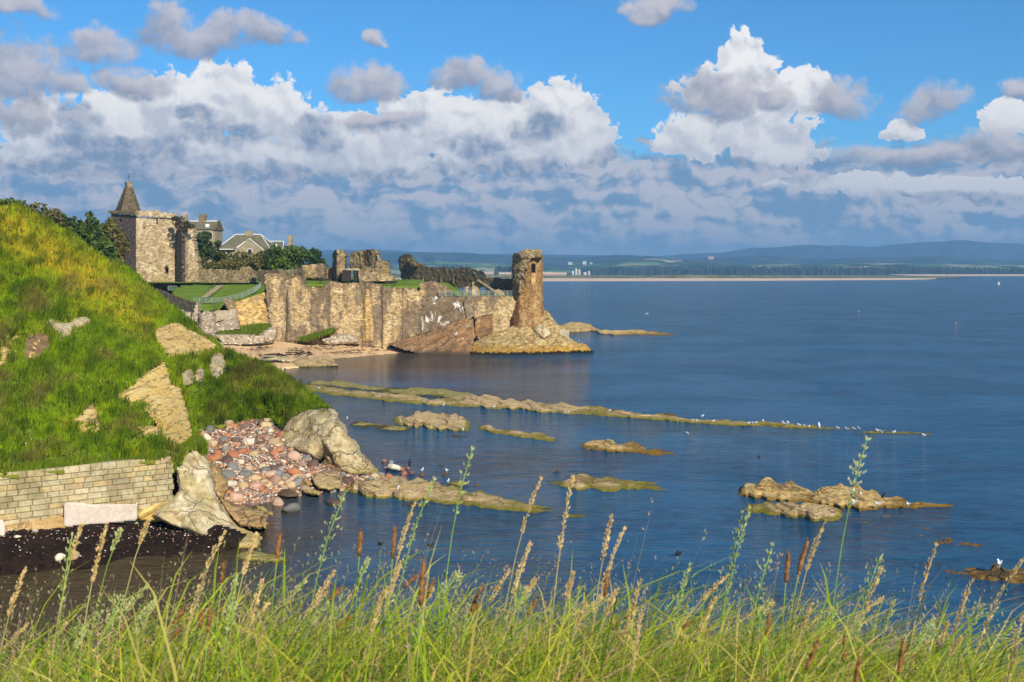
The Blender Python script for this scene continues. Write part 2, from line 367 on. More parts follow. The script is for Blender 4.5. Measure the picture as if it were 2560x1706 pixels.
MT['ruin_dark_shaded'] = stone('ruin_dark_shaded_stone', [(.25,.20,.14), (.42,.34,.24), (.12,.095,.07)], brick=(.5,.28), lichen=(.42,.32,.06), lamt=.3, sc=.9, bmp=1.)  # darker ruin stone; also carries painted shade on sides turned from the sun
MT['yellow_wall'] = stone('yellow_masonry', [(.64,.43,.15), (.72,.54,.24), (.46,.30,.12)], brick=(.8,.36), stain=(.32,.23,.13), stain_amt=.4, sc=.5)
MT['seatower'] = stone('sea_tower_stone', [(.40,.23,.09), (.50,.31,.13), (.30,.17,.08)], brick=(.5,.28), lichen=(.56,.43,.20), lamt=.65, sc=.4)
MT['strata_shaded'] = stone('shaded_layered_rock', [(.21,.15,.09), (.27,.20,.12), (.14,.105,.07)], strata=(.9,-.35), guano=(.55,.572), sc=.35)  # shade of the tilted face is put into this darker colour
MT['brown_rock'] = stone('brown_rock', [(.30,.17,.08), (.38,.22,.10), (.17,.11,.065)], strata=(.5,-.5), guano=(.8,.635), sc=.3, wet=(0.1,.9,1.2,(.10,.07,.045)))
MT['yellow_rock'] = stone('yellow_rock', [(.54,.36,.12), (.64,.48,.22), (.34,.23,.10)], strata=(.8,-.25), lichen=(.50,.48,.28), lamt=.5, sc=.4, wet=(.3,2.4,2.2,(.50,.29,.05),.55), bmp=1.)
MT['face'] = stone('layered_sandstone', [(.70,.48,.16), (.76,.57,.24), (.58,.38,.12)], strata=(1.7,-.28), sc=.35, bmp=.6, crack=0)
MT['face2'] = stone('yellow_sandstone', [(.78,.55,.17), (.84,.65,.27), (.72,.44,.09)], strata=(1.5,-.5), sc=.35, bmp=.6, crack=0)
MT['white_rock'] = stone('pale_rock', [(.70,.55,.29), (.84,.72,.47), (.44,.33,.16)], lichen=(.48,.43,.18), lamt=.45, sc=.8, bmp=1.3, wet=(.35,1.1,1.5,(.62,.48,.20)))
MT['pale_layer'] = stone('pale_layered_rock', [(.60,.48,.25), (.80,.70,.48), (.38,.30,.14)], lichen=(.36,.40,.15), lamt=.45, sc=.45, bmp=.8, wet=(.25,.8,1.2,(.55,.42,.16)))
MT['orange_rock'] = stone('tan_rock', [(.54,.35,.14), (.62,.44,.22), (.40,.25,.11)], strata=(1.3,.4), sc=.6, bmp=.8, wet=(.1,.5,.6,(.26,.18,.06)))
MT['reef'] = stone('reef_rock', [(.70,.50,.23), (.82,.64,.36), (.50,.34,.15)], lichen=(.56,.36,.10), lamt=.55, sc=1.1, bmp=1.3, strata=(2.2,.15), crack=0, wet=(.10,.22,.25,(.30,.26,.04),.05))
MT['reef_green'] = stone('weedy_reef_rock', [(.30,.27,.07), (.44,.37,.16), (.17,.14,.05)], lichen=(.34,.36,.03), lamt=.6, sc=.9, bmp=.8, crack=0, wet=(.03,.12,.2,(.10,.08,.02),.04))
MT['reef_orange'] = stone('ochre_reef_rock', [(.80,.53,.17), (.88,.66,.31), (.56,.35,.10)], sc=1.1, bmp=1.3, strata=(2.2,.15), crack=0, wet=(.08,.25,.3,(.30,.18,.03),.04))
MT['reef_brown'] = stone('wet_reef_rock', [(.19,.12,.04), (.30,.18,.05), (.10,.07,.035)], sc=.9, bmp=1.)
MT['concrete'] = stone('pinkish_concrete', [(.56,.49,.41), (.62,.54,.46), (.50,.44,.37)], sc=.5, bmp=.15, crack=0)
MT['grey_conc'] = stone('grey_render', [(.42,.36,.25), (.50,.44,.32), (.33,.28,.2)], sc=.5, bmp=.2, crack=0)
MT['rubble'] = stone('pale_rubble', [(.52,.45,.34), (.64,.57,.45), (.34,.27,.19)], brick=(.5,.3), sc=.8)
MT['roof'] = stone('slate_roof', [(.17,.17,.11), (.22,.21,.13), (.13,.13,.10)], brick=(.3,.2), sc=.6, bmp=.2, mortar=.8)
MT['housewall'] = stone('house_sandstone', [(.36,.31,.20), (.44,.38,.25), (.30,.25,.17)], brick=(.6,.3), sc=.5, bmp=.2, mortar=.8)
MT['lawn'] = None
MT['white'] = plain('white_paint', (.78, .78, .76), .6, .04)
MT['glass'] = plain('dark_window_glass', (.03, .035, .045), .1, .1, spec=.5)
MT['pot'] = plain('terracotta', (.55, .38, .25), .8)
MT['iron'] = plain('dark_iron', (.05, .05, .055), .6)
MT['steel'] = plain('galvanised_steel', (.42, .45, .46), .45, metal=.3)
MT['dark'] = plain('dark_timber', (.035, .03, .028), .8)
MT['bark'] = plain('bark', (.10, .07, .05), .9, .3)
MT['grass'] = attr_mat('grass_blades', .8, .35, .05)
MT['leaf'] = attr_mat('leaves', .7, .22, .2)
MT['block'] = attr_mat('wall_blocks', .9, 0, .1, nsc=4.)
nt_ = MT['block'].node_tree; g = G(nt_); b = nt_.nodes['Principled BSDF']; src = b.inputs['Base Color'].links[0].from_socket
st_ = g.noise(g.v('MULTIPLY', pos(g), (.5, .5, .35)), 1.1, 6, .68); c = g.mix(g.ss(st_, .48, .62, 0., .65), src, (.20, .17, .09)); c = g.mix(g.ss(g.noise(pos(g), 2.3, 5, .7), .56, .66, 0., .55), c, (.16, .17, .06))
g.put(b.inputs['Base Color'], c); g.put(b.inputs['Normal'], g.bump(g.noise(pos(g), 7., 6, .7), .9, .06))
MT['fg'] = attr_mat('meadow_grass', .6, .45, .25)
MT['pebble'] = attr_mat('shingle', .85, 0, .2, nsc=6)
def ground_mat(name, cols, sc, bmp=.3, bd=.2):
    m, g, b = M(name, .95, .1); p_ = pos(g); n = g.noise(p_, sc, 6, .6); n2 = g.noise(g.v('ADD', p_, (7., 9., 2.)), sc*5, 6, .7)
    c = g.mix(g.ss(n, .38, .62), cols[0], cols[1]); c = g.mix(g.ss(n2, .5, .68), c, cols[2]); g.put(b.inputs['Base Color'], c)
    g.put(b.inputs['Normal'], g.bump(n2, bmp, bd)); return m
MT['slope'] = ground_mat('slope_turf', [(.12,.17,.018), (.22,.25,.03), (.13,.10,.035)], .12, .8, .4)
MT['lawn'] = ground_mat('mown_lawn', [(.11,.19,.018), (.16,.23,.03), (.12,.16,.025)], .3, .15, .05)
MT['sand'] = ground_mat('beach_sand', [(.70,.46,.24), (.76,.53,.29), (.60,.39,.21)], .25, .2, .1)
MT['weed'] = ground_mat('rotting_seaweed', [(.018,.012,.009), (.035,.022,.016), (.06,.035,.025)], .9, 1., .3)
MT['shingle_bed'] = ground_mat('shingle_bed', [(.22,.13,.10), (.30,.22,.17), (.10,.07,.06)], 1.2, 1., .2)
MT['hill'] = None
def hill_mat(name, cols, sc=.0012):
    m, g, b = M(name, 1, 0); p_ = g.v('MULTIPLY', pos(g), (1., 1.6, 1.)); v_ = g.vor(g.v('ADD', p_, g.v('SCALE', g.noise(p_, sc*2, 3, col=True), 300.)), sc*1.8, out='Color')
    x = g.xyz(v_); c = g.mix(g.ss(x[0], .62, .66), cols[0], cols[1]); c = g.mix(g.ss(x[1], .80, .82), c, cols[2])
    g.put(b.inputs['Base Color'], g.mix(.5, c, g.mix(g.noise(p_, .01, 5, .7), (.4,)*3, (1.6,)*3), 'MULTIPLY')); return m
# ---- the sea
m, g, b = M('sea_water', .06, .5); MT['sea'] = m; b.inputs['Specular IOR Level'].default_value = .33
p_ = pos(g); b.inputs['IOR'].default_value = 1.33
s = g.xyz(p_)
flat = g.vec(s[0], s[1], 0.)
n_s = g.noise(g.v('MULTIPLY', flat, (.75, 1.5, 1.)), 1.25, 5, .62)
n_m = g.noise(g.v('MULTIPLY', flat, (.85, 1.5, 1.)), .30, 5, .68)
n_l = g.noise(g.v('MULTIPLY', flat, (.3, 1.8, 1.)), .03, 4, .55)
far = g.ss(s[1], 90., 420.); patchy = g.ss(n_l, .35, .66)
hgt = g.m('ADD', g.m('MULTIPLY', n_s, g.ss(s[1], 60., 400., .36, 1.1)), g.m('MULTIPLY', n_m, g.ss(s[1], 60., 600., .75, 4.5)))
lee = g.ss(g.noise(flat, .045, 3, .5, .6), .40, .62)
stg = g.m('MULTIPLY', g.ss(lee, 0., 1., .45, 1.), g.ss(s[1], 60., 260., .75, 1.))
g.put(b.inputs['Normal'], g.bump(hgt, stg, 1.0))
# the bed shows brown through shallow water by the shore: distance from the shoreline in plan
sh = g.m('ADD', s[0], g.m('MULTIPLY', g.m('SUBTRACT', g.noise(flat, .06, 4, .6), .5), 14.))
shal = g.ss(g.m('ADD', sh, g.m('MULTIPLY', g.m('SUBTRACT', s[1], 75.), .12)), -6., -21.)
bay = g.m('MULTIPLY', g.ss(s[1], 170., 205.), g.ss(s[0], 4., -12.))
shal = g.m('MAXIMUM', g.m('MULTIPLY', shal, g.ss(s[1], 120., 100.)), g.m('MULTIPLY', bay, .8))
deep = g.mix(patchy, (.0006, .030, .080), (.002, .062, .14)); 
crest = g.ss(g.m('ADD', g.m('MULTIPLY', n_m, .6), g.m('MULTIPLY', n_s, .4)), .40, .62); deep = g.mix(g.m('MULTIPLY', crest, .5), deep, (.02, .135, .25)); c = g.mix(shal, deep, (.07, .05, .022)); g.put(b.inputs['Base Color'], c)  # ripple light painted into the base colour, paler on wave tops
b.inputs['Roughness'].default_value = .09
# ------------------------------------------------------------------ sea and far land
n = 60; ys = np.r_[-60, np.linspace(20, 400, 60), np.geomspace(420, 9500, 40)]; xs = np.linspace(-1, 1, 41)
V = np.array([(x*(7000 if y > 400 else 7000), y, 0) for y in ys for x in xs])
k = len(xs); Q = [(i*k+j, i*k+j+1, (i+1)*k+j+1, (i+1)*k+j) for i in range(len(ys)-1) for j in range(k-1)]
tag(obj('sea', V, np.array(Q), MT['sea'], smooth=True), kind='structure')
def ridge(name, prof, Y, depth, mat, base=0., n=220, seed=1, amp=.03, rows=14, kind='structure', label=None, cat=None, py0=None):
    a = np.array(prof, float); px = np.linspace(a[0, 0], a[-1, 0], n); top = np.interp(px, a[:, 0], a[:, 1])
    X_ = (px-CX)/F*Y; Zt = H-(top-HZ)/F*Y; V = []
    for r in range(rows+1):
        t = r/rows; k_ = math.sin(t*math.pi/2)**1.3 if t <= 1 else 1
        yy = Y-depth*(1-t)+depth*.25*fb(px/60, t*3, 0, seed, 3)*(1 if 0 < t < 1 else 0)
        zz = base+(Zt-base)*k_*(1+amp*3*fb(px/40, t*4, 0, seed+5, 4)*math.sin(t*math.pi))
        zz = zz+(Zt-base)*amp*fb(px/9, 1.3, 0, seed+8, 4)*(t == 1)
        V.append(np.c_[X_*(yy/Y), yy, zz])
    V.append(np.c_[X_*1.1, np.full(n, Y+depth), np.full(n, base-3)])
    V = np.concatenate(V); R2 = rows+2
    Q = [(i*n+j, i*n+j+1, (i+1)*n+j+1, (i+1)*n+j) for i in range(R2-1) for j in range(n-1)]
    return tag(obj(name, V, np.array(Q), mat, smooth=True), label, cat, None, kind)
hm1 = hill_mat('far_moor', [(.02,.035,.03), (.03,.045,.03), (.02,.03,.03)])
hm2 = hill_mat('near_farmland', [(.015,.03,.02), (.03,.05,.02), (.04,.07,.03)], .0022)
ridge('hills', [(-300,640),(300,640),(700,630),(780,628),(900,625),(960,626),(1040,632),(1150,637),(1250,635),(1400,638),(1560,640),(1650,640),(1800,633),(1870,622),(1950,620),(2000,614),(2030,612),(2060,615),(2120,616),(2180,618),(2240,613),(2330,607),(2380,602),(2420,602),(2460,608),(2560,612),(2800,620)], 12000, 2500, hm1, n=400, amp=.008)
ridge('hills', [(-300,655),(600,650),(780,640),(870,634),(940,633),(1000,631),(1100,632),(1180,634),(1260,640),(1350,643),(1450,645),(1540,638),(1620,641),(1700,652),(1770,645),(1900,640),(2000,645),(2060,650),(2140,643),(2230,645),(2300,640),(2420,645),(2500,650),(2700,655)], 8500, 1800, hm2, n=400, amp=.015, seed=4)
ridge('farmland', [(-300,668),(800,668),(950,664),(1100,655),(1250,660),(1400,664),(1530,650),(1640,648),(1760,654),(1850,662),(2000,660),(2200,658),(2400,662),(2700,664)], 6200, 1300, hill_mat('green_fields', [(.03,.06,.02), (.12,.24,.06), (.36,.32,.14)], .003), seed=9, amp=.01)
MT['duneg'] = ground_mat('dune_grass', [(.10,.12,.04), (.20,.19,.08), (.36,.30,.18)], .012, .5, 2)
MT['farsand'] = plain('far_sand', (.74, .55, .38), .9, .06, .01)
# plain behind the dunes, dunes, sand: each a sheet with its own height
def sheet(name, pts, mat, z=0., **k):
    V = [(x, y, z) for x, y in pts]; return obj(name, V, np.array([tuple(range(len(V)))]), mat, **k)
xr = (2330-CX)/F
tag(sheet('land', [(-3000, 2330), (900, 2330), (1300, 3100), (1500, 4150), (6000, 4150), (6000, 7200), (-5000, 7200)], MT['duneg'], 1.2), kind='structure')
rows = []
for t, zz in ((0, -.4), (.12, .5), (1, 2.6)):
    rows.append([((px-CX)/F*(yf+(2345-yf+(0 if px < 2250 else (px-2250)*.6))*t), yf+(2345-yf+(0 if px < 2250 else (px-2250)*.6))*t, zz) for px in range(-200, 2345, 20) for yf in (float(np.interp(px, [1360, 1900, 2050, 2330], [1900, 2020, 2120, 2330])),)])
n = len(rows[0]); V = sum(rows, []); Q = [(i*n+j, i*n+j+1, (i+1)*n+j+1, (i+1)*n+j) for i in range(2) for j in range(n-1)]
tag(obj('beach', V, np.array(Q), MT['farsand'], smooth=True), kind='structure')
ridge('dunes', [(-200,686),(1200,687),(1340,688),(1380,690),(1450,688),(1560,690),(1700,687),(1850,690),(2000,691),(2100,693),(2200,696),(2300,700)], 2420, 110, MT['duneg'], seed=21, amp=.25, base=.8)
tag(sheet('beach', [(1500, 4060), (2600, 4040), (6000, 4050), (6000, 4150), (1500, 4160)], MT['farsand'], .9), kind='structure')
tag(obj('beach', [(1480, 4020, -.3), (6000, 4020, -.3), (6000, 4160, 5.5), (1420, 4160, 5.5)], np.array([(0, 1, 2, 3)]), MT['farsand']), kind='structure')
MT['pine'] = plain('distant_pines', (.022, .035, .018), .9, .5, .02)
def wood(name, x0, x1, Y, top, base, label):
    V = []; Q = []; rr = np.random.default_rng(int(x0)); k = 0
    N = int((x1-x0)/F*Y/9)
    for row in range(4):
        for i in range(N):
            x = ((x0+(x1-x0)*(i+rr.random())/N)-CX)/F*Y; y = Y+row*25+rr.random()*20; h = (H-(top(x/Y*F+CX)-HZ)/F*Y-base)*(.72+.36*rr.random()); r_ = 6+rr.random()*4
            for j in range(5): a = j*1.2566+rr.random(); V.append((x+r_*math.cos(a), y+r_*math.sin(a), base))
            for j in range(5): a = j*1.2566+.6+rr.random()*.4; V.append((x+r_*.9*math.cos(a), y+r_*.9*math.sin(a), base+h*.65))
            V.append((x, y, base+h))
            for j in range(5): Q += [(k+j, k+(j+1) % 5, k+5+(j+1) % 5), (k+j, k+5+(j+1) % 5, k+5+j), (k+5+j, k+5+(j+1) % 5, k+10)]
            k += 11
    return tag(obj(name, V, np.array(Q), MT['pine'], smooth=False), label, 'forest', None, 'stuff')
wood('forest', 1460, 2700, 4300, lambda px: np.interp(px, [1460, 1500, 1900, 2560, 2700], [671, 666, 665, 668, 668]), 1, 'dark pine plantation along the low shore across the bay')
wood('forest', 1240, 1300, 3300, lambda px: 664, 1, 'small dark pine wood beside the sea tower across the bay')
wood('forest', 1085, 1175, 3300, lambda px: 664, 1, 'small dark pine wood beyond the castle ruins')
# far buildings
def hangar(px, py, wpx, hpx, Y, mat, label, dome=0, cat='building'):
    x, y, z = P(px, py, Y); w_ = wpx/F*Y; h = hpx/F*Y; root = empty('far_building', (x, y, 1.))
    b_ = MB(); b_.box((x, y, 1+h*.3), (w_, w_*.4, h*.6)); b_.build('wall', mat, root)
    k = 8; V = [(x+w_*.51*s_, y+w_*.22*math.cos(math.pi*j/k), 1+h*.6+h*.42*math.sin(math.pi*j/k)) for s_ in (-1, 1) for j in range(k+1)]
    Q = [(j, j+1, k+2+j, k+1+j) for j in range(k)]
    mb = MB(); mb.add(V, Q+[tuple(range(k+1)), tuple(range(2*k+1, k, -1))]); mb.build('roof', MT['hroof'], root)
    tag(root, label, cat)
MT['hang'] = plain('hangar_cladding', (.42, .30, .24), .8, .05, .01); MT['hroof'] = plain('hangar_roof', (.50, .38, .30), .8, .05, .01)
for q in ((1212,686,44,14,'long low hangar seen past the ruined wall with flat field in front'),(1262,686,30,12,'short pinkish hangar just clear of the sea tower left edge'),(1366,690,30,13,'pinkish hangar first right of the sea tower'),(1398,690,36,12,'pinkish hangar between its neighbour and the white silos')):
    hangar(q[0], q[1], q[2], q[3], 3000, MT['hang'], q[4])
MT['farw'] = plain('far_white_walls', (.55, .55, .53), .8, .05, .01)
def silos(px, py, Y, hs, label):
    x, y, z = P(px, py, Y); root = empty('silo_plant', (x, y, 1.2))
    for i, (dx, h, r_) in enumerate(hs):
        mb = MB(); mb.tube([(x+dx, y, 1.2), (x+dx, y, 1.2+h*.92), (x+dx, y, 1.2+h)], [r_, r_, r_*.4], 10); mb.build('silo', MT['farw'], root, smooth=False)
    mb = MB(); mb.box((x, y+8, 3.5), (44, 10, 5)); mb.build('shed', MT['farw'], root)
    tag(root, label, 'silos')
silos(1440, 692, 3000, [(-9, 18, 3.2), (0, 24, 3.4), (9, 22, 3.), (24, 14, 5)], 'white silo towers of a plant on the far shore')
silos(1465, 692, 3050, [(-4, 12, 4), (8, 17, 3)], 'low white tanks right beside the tall white silos')
for i, (px, py, wp, hp, lab) in enumerate([(1418,660,10,6,'tiny white house block at the foot of the far hills'),(1452,659,9,8,'tiny white tower block left of the far town'),(1468,661,6,5,'tiny pale building beside the white tower block'),(1752,647,14,7,'pinkish far block on the rise above the pine wood')]):
    x, y, z = P(px, py, 6000); r_ = empty('far_building', (x, y, z)); mb = MB(); wd, ht = wp/F*y, hp/F*y; mb.box((x, y-300, z), (wd, wd*.5, ht)); mb.build('wall', MT['farw'] if i < 3 else MT['hang'], r_)
    mb = MB(); mb.box((x, y-300, z+ht*.5+1), (wd*1.05, wd*.55, 2)); mb.build('roof', MT['grey_conc'], r_); tag(r_, lab, 'building')
# ------------------------------------------------------------------ castle headland
rows_ = []
for k_ in range(7):
    for px in (-100, 300, 600, 661, 668, 740, 820, 1000, 1120, 1160, 1276):
        if px < 665: y, z = ((279.5, 14.95), (288, 15.05), (300, 15.2), (330, 15.6), (420, 17), (600, 17.5), (620, 0))[k_]
        elif px < 830: y, z = ((252, 13.6), (256, 14.3), (268, 15.3), (290, 15.5), (420, 16.5), (600, 17), (620, 0))[k_]
        elif px < 1150: y, z = ((252, 13.5), (256, 14.2), (268, 15.0), (290, 15.2), (300, 15.0), (320, 10), (330, 0))[k_]
        else: y, z = ((250, 11.8), (252, 12.1), (262, 12.3), (285, 12.3), (296, 12), (315, 8), (330, 0))[k_]
        rows_.append(((px-CX)/F*y, y, z))
Q = [(i*11+j, i*11+j+1, i*11+j+12, i*11+j+11) for i in range(6) for j in range(10)]
tag(obj('castle_ground', rows_, np.array(Q), MT['lawn'], smooth=True), kind='structure')
def lawn(poly, ctrl, mat='lawn', **k):
    a = dict(cell=.5, amp=.05, thick=1.5, rag=1.); a.update(k)
    return tag(relief('lawn', poly, rbf(ctrl), MT[mat], smooth=True, **a), kind='structure')
lawn([(425,735),(440,718),(470,712),(496,708),(600,709),(660,708),(665,725),(640,742),(560,760),(545,776),(500,778),(484,770),(450,748)],
     [(430,735,268),(470,712,281),(560,708,283),(650,709,280),(660,728,262),(560,750,258),(480,752,257),(540,775,252),(490,775,252)])
lawn([(588,755),(661,729),(664,738),(592,760)], [(588,755,252),(661,731,252),(592,762,251.5),(664,740,251.5)], thick=4)
lawn([(750,699),(1060,701),(1060,722),(750,716)], [(750,700,270),(1060,702,268),(1060,721,252.5),(750,716,252.5)])
lawn([(1090,738),(1284,735),(1290,745),(1090,745)], [(1090,738,258),(1284,735,258),(1090,746,250),(1290,746,250)])
lawn([(537,823),(600,818),(648,810),(690,808),(655,835),(540,839)], [(537,823,249),(650,812,249),(540,839,243),(655,836,243)], 'slope', cell=.3, amp=.2)
lawn([(738,849),(800,832),(838,820),(830,832),(770,850)], [(738,849,246),(838,821,246),(770,851,244),(830,833,244)], 'slope', cell=.25, amp=.25)
# --- fore tower
tw = empty('castle_tower', P(360, 724, 295))
YT = lin([(270,303),(278,302),(340,290),(444,296.5),(500,299)])
T = MT['tower']
tower_poly = [(340,545),(436,545),(441,560),(444,580),(444,726),(340,726)]
arch = [(411,684),(411,670),(414,666),(418,666),(420,670),(420,684)]
relief('wall', tower_poly, YT, T, cell=.28, amp=.10, sc=1.5, rag=1.2, thick=1.4, holes=([(389,545.5),(395,545.5),(395,560),(389,560)], arch), parent=tw, jit=.05)
relief('side_wall', [(278,534),(341,540),(341,735),(278,735)], YT, MT['tower_shaded'], cell=.28, amp=.22, sc=.8, rag=.8, thick=1.5, parent=tw, jit=.1,
       holes=([(302,578),(309,578),(309,602),(302,602)], [(303,634),(311,634),(311,656),(303,656)], [(300,546),(303,546),(303,556),(300,556)]))  # left face: shade painted by the darkened stone
relief('window_recess', [(300,574),(312,574),(312,660),(300,660)], lambda px, py: YT(px, py)+1.1, MT['tower_shaded'], cell=.3, thick=.3, amp=.1, parent=tw)
relief('core_wall', [(284,545),(438,545),(438,735),(284,735)], lambda px, py: YT(px, py)+4.5, MT['tower_shaded'], cell=.6, thick=6, amp=.1, parent=tw, rag=.5)
# cornice: corbel table and wall walk
mb = MB()
for px in np.arange(342, 434, 4.2):
    x, y, z = P(px, 540+(px-342)*.03, float(YT(px, 0))-.35); mb.box((x, y, z), (.24, .6, .5), rz=R(25))
mb.build('corbels', T, tw)
relief('parapet', [(331,529),(372,527),(396,528),(400,531),(425,533),(440,536),(441,545),(436,546),(331,539)], lambda px, py: YT(px, py)-.7, T, cell=.25, amp=.15, thick=1.3, rag=1.5, parent=tw)
relief('cornice', [(266,528),(280,527),(335,527),(345,530),(345,538),(277,534)], lambda px, py: YT(px, py)-.8, MT['ruin'], cell=.22, amp=.12, thick=2.0, rag=.8, parent=tw)
# cap house: stepped four-sided stone roof
rf = empty('cap_house', (0, 0, 0)); rf.name = 'roof'
rf.parent = tw; rf.matrix_parent_inverse = mathutils.Matrix.Translation(-tw.location)
bx, by, bz = P(321, 528, 301); tz = P(321, 470, 301)[2]; mb = MB(); N = 17
for i in range(N):
    t = i/N; s_ = 5.0*(1-t)+1.2*t; mb.box((bx-.15+.25*t, by, bz-.2+(tz-bz+.4)*(t+.5/N)), (s_, s_, (tz-bz+.4)/N*.98), rz=R(38))
    for q in range(4):
        a = R(38+45+90*q); mb.box((bx-.15+.25*t+s_*.707*math.cos(a)*.97, by+s_*.707*math.sin(a)*.97, bz-.1+(tz-bz+.4)*(t+.5/N)), (.42, .42, (tz-bz)/N*1.15), rz=R(38))
mb.build('stepped_roof', MT['ruin_dark_shaded'], rf)
mb = MB(); mb.box((bx+.1, by, tz+.6), (1.45, 1.45, 1.5), rz=R(38)); mb.box((bx+.1, by, tz+1.45), (1.8, 1.8, .25), rz=R(38)); mb.build('stone_finial', T, rf)
mb = MB(); mb.tube([(bx+.1, by, tz+1.5), (bx+.1, by, tz+3.9)], .07, 5); mb.box((bx+.1, by, tz+3.1), (.9, .08, .08)); mb.build('vane_rod', MT['iron'], rf)
mb = MB(); mb.tube([(bx-.1, by, tz+4.0), (bx+.3, by, tz+4.25), (bx+.9, by, tz+4.1)], [.05, .16, .05], 5); mb.build('weather_vane', MT['pot'], rf)
tag(tw, 'tall square ruined tower with stepped stone spire and weather vane above the lawn', 'tower')
# torn wall to the right of the tower
tb = empty('ruined_wall', P(470, 724, 293))
relief('wall', [(455,585),(462,573),(480,572),(484,600),(486,628),(491,640),(495,667),(496,690),(508,692),(509,722),(470,726),(446,726),(447,600),(449,580)], lin([(444,294),(455,289.5),(470,294),(509,297)]), MT['tower'], cell=.25, amp=.45, sc=1.2, rag=5, thick=3, parent=tb)
relief('pier', [(441,575),(452,575),(455,600),(453,726),(440,726)], lin([(440,297),(447,291),(455,288)]), MT['tower_shaded'], cell=.22, amp=.3, rag=2, thick=3, parent=tb)  # left-facing recess, its shade painted with darkened tower stone
tag(tb, 'torn jagged wall stub against the right edge of the spired tower', 'wall')
def ruin(lab, poly, Y, mat='ruin', cat='wall', name='ruined_wall', **k):
    a = dict(cell=.26, amp=.3, sc=.9, rag=4, thick=2.2); a.update(k)
    return tag(relief(name, poly, lin(Y) if isinstance(Y, list) else Y, MT[mat], **a), lab, cat)
ruin('long brown back wall of the castle lawn below the bushes', [(496,674),(560,675),(596,676),(606,668),(622,666),(634,676),(640,706),(636,712),(500,711),(494,700)], [(494,286),(640,282)], 'ruin', thick=1.5)
ruin('ragged lit wall linking the lawn wall to the cliff top ruins', [(634,676),(680,678),(735,674),(752,668),(760,690),(760,716),(655,716),(645,700)], [(634,278),(760,262)], 'castle', rag=5)
ruin('rounded lit block of masonry at the left end of the cliff top lawn', [(752,665),(762,662),(800,661),(808,664),(813,672),(812,699),(754,699),(750,690)], [(750,268),(813,266)], 'castle', cell=.22, rag=3, thick=4, bulge=1.2, R_=8)
ruin('low ochre wall between the rounded block and the twin pillars', [(813,676),(832,668),(834,702),(815,700)], [(813,270),(834,271)], 'yellow_wall', cell=.22)
pil = empty('ruined_pillar', P(848, 700, 266))
relief('shaft', [(832,633),(838,626),(855,625),(862,629),(863,650),(861,670),(866,700),(832,701),(831,670)], lin([(830,270),(842,264.5),(866,266)]), MT['ruin'], cell=.2, amp=.5, sc=.8, rag=3, thick=3, parent=pil)
relief('shaded_side', [(831,634),(840,627),(841,700),(831,700)], lin([(830,269),(842,264.2)]), MT['ruin_dark_shaded'], cell=.2, amp=.3, rag=2, thick=1, parent=pil)  # shade of the pillar's left side painted as darker stone
tag(pil, 'narrow ruined pillar, leftmost tall stump on the castle rock', 'ruin')
blk = empty('ruined_gatehouse', P(920, 702, 264))
relief('wall', [(872,650),(877,632),(885,629),(905,627),(906,660),(925,668),(946,650),(940,640),(930,626),(944,626),(948,645),(958,655),(972,652),(973,688),(985,693),(984,704),(900,704),(898,676),(885,672),(872,668)], lin([(870,266),(905,262.5),(906,263),(985,262)]), MT['ruin'], cell=.2, amp=.55, sc=.8, rag=3, thick=3, parent=blk)
relief('shaded_side', [(905,628),(915,624),(932,625),(938,640),(940,665),(925,672),(906,662)], lin([(904,267),(930,262.4),(941,262)]), MT['ruin_dark_shaded'], cell=.2, amp=.5, rag=3, thick=3, parent=blk)  # left-turned face, shade put into the darker stone colour
relief('door_panel', [(855,675),(878,675),(878,702),(855,702)], 261.5, MT['dark'], cell=.3, amp=.02, thick=.4, rag=0, parent=blk)
relief('door_panel', [(883,675),(896,675),(896,703),(883,703)], 261.3, MT['dark'], cell=.3, amp=.02, thick=.4, rag=0, parent=blk)
relief('lintel', [(854,673),(898,672),(898,676),(854,676)], 261.2, MT['housewall'], cell=.2, amp=.02, thick=2.4, rag=0, parent=blk)
relief('base_course', [(896,676),(925,680),(975,688),(985,694),(984,704),(898,704)], 260.5, MT['castle'], cell=.22, amp=.2, thick=2, parent=blk)
mb = MB()
for px in range(864, 928, 6):
    x, y, z = P(px, 672, 262); mb.tube([(x, y, z), (x, y, z+1.1)], .04, 4)
for pz in (661.5, 666): mb.tube([P(862, pz, 262), P(928, pz, 262)], .04, 4)
mb.build('railing', MT['iron'], blk)
tag(blk, 'broad ruined gatehouse with twin dark doorways and a thin railing above them', 'ruin')
YC = [(990,298),(1000,294),(1042,287),(1218,262.5),(1230,261.5)]
def hole(x0, x1, y0, y1): return [(x0, y1), (x0, y0+3), ((x0+x1)/2, y0), (x1, y0+3), (x1, y1)]
rc = empty('ruined_range', P(1100, 708, 275))
relief('wall', [(995,650),(1000,641),(1010,637),(1022,636),(1030,640),(1036,652),(1048,660),(1054,658),(1060,665),(1080,668),(1095,672),(1105,668),(1120,673),(1135,672),(1150,671),(1160,668),(1172,672),(1190,676),(1205,677),(1212,685),(1222,700),(1222,716),(1150,720),(1100,712),(1060,706),(1005,704),(1000,680)], lin(YC), MT['ruin_dark_shaded'], cell=.22, amp=.35, sc=1., rag=3, thick=2.5, parent=rc,  # range faces away from the sun; its shade is also painted into the stone
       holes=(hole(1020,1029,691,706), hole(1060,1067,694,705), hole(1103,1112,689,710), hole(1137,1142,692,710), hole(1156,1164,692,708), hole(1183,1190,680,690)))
relief('back_wall', [(1010,672),(1215,688),(1215,716),(1010,704)], lin([(990,302),(1230,266.5)]), MT['ruin_dark_shaded'], cell=.5, amp=.2, thick=.6, parent=rc)
relief('gable', [(1018,650),(1024,640),(1032,646),(1036,656),(1046,664),(1040,668),(1028,664)], lin([(1018,288),(1046,284)]), MT['yellow_rock'], cell=.2, amp=.4, thick=2, parent=rc, rag=3)
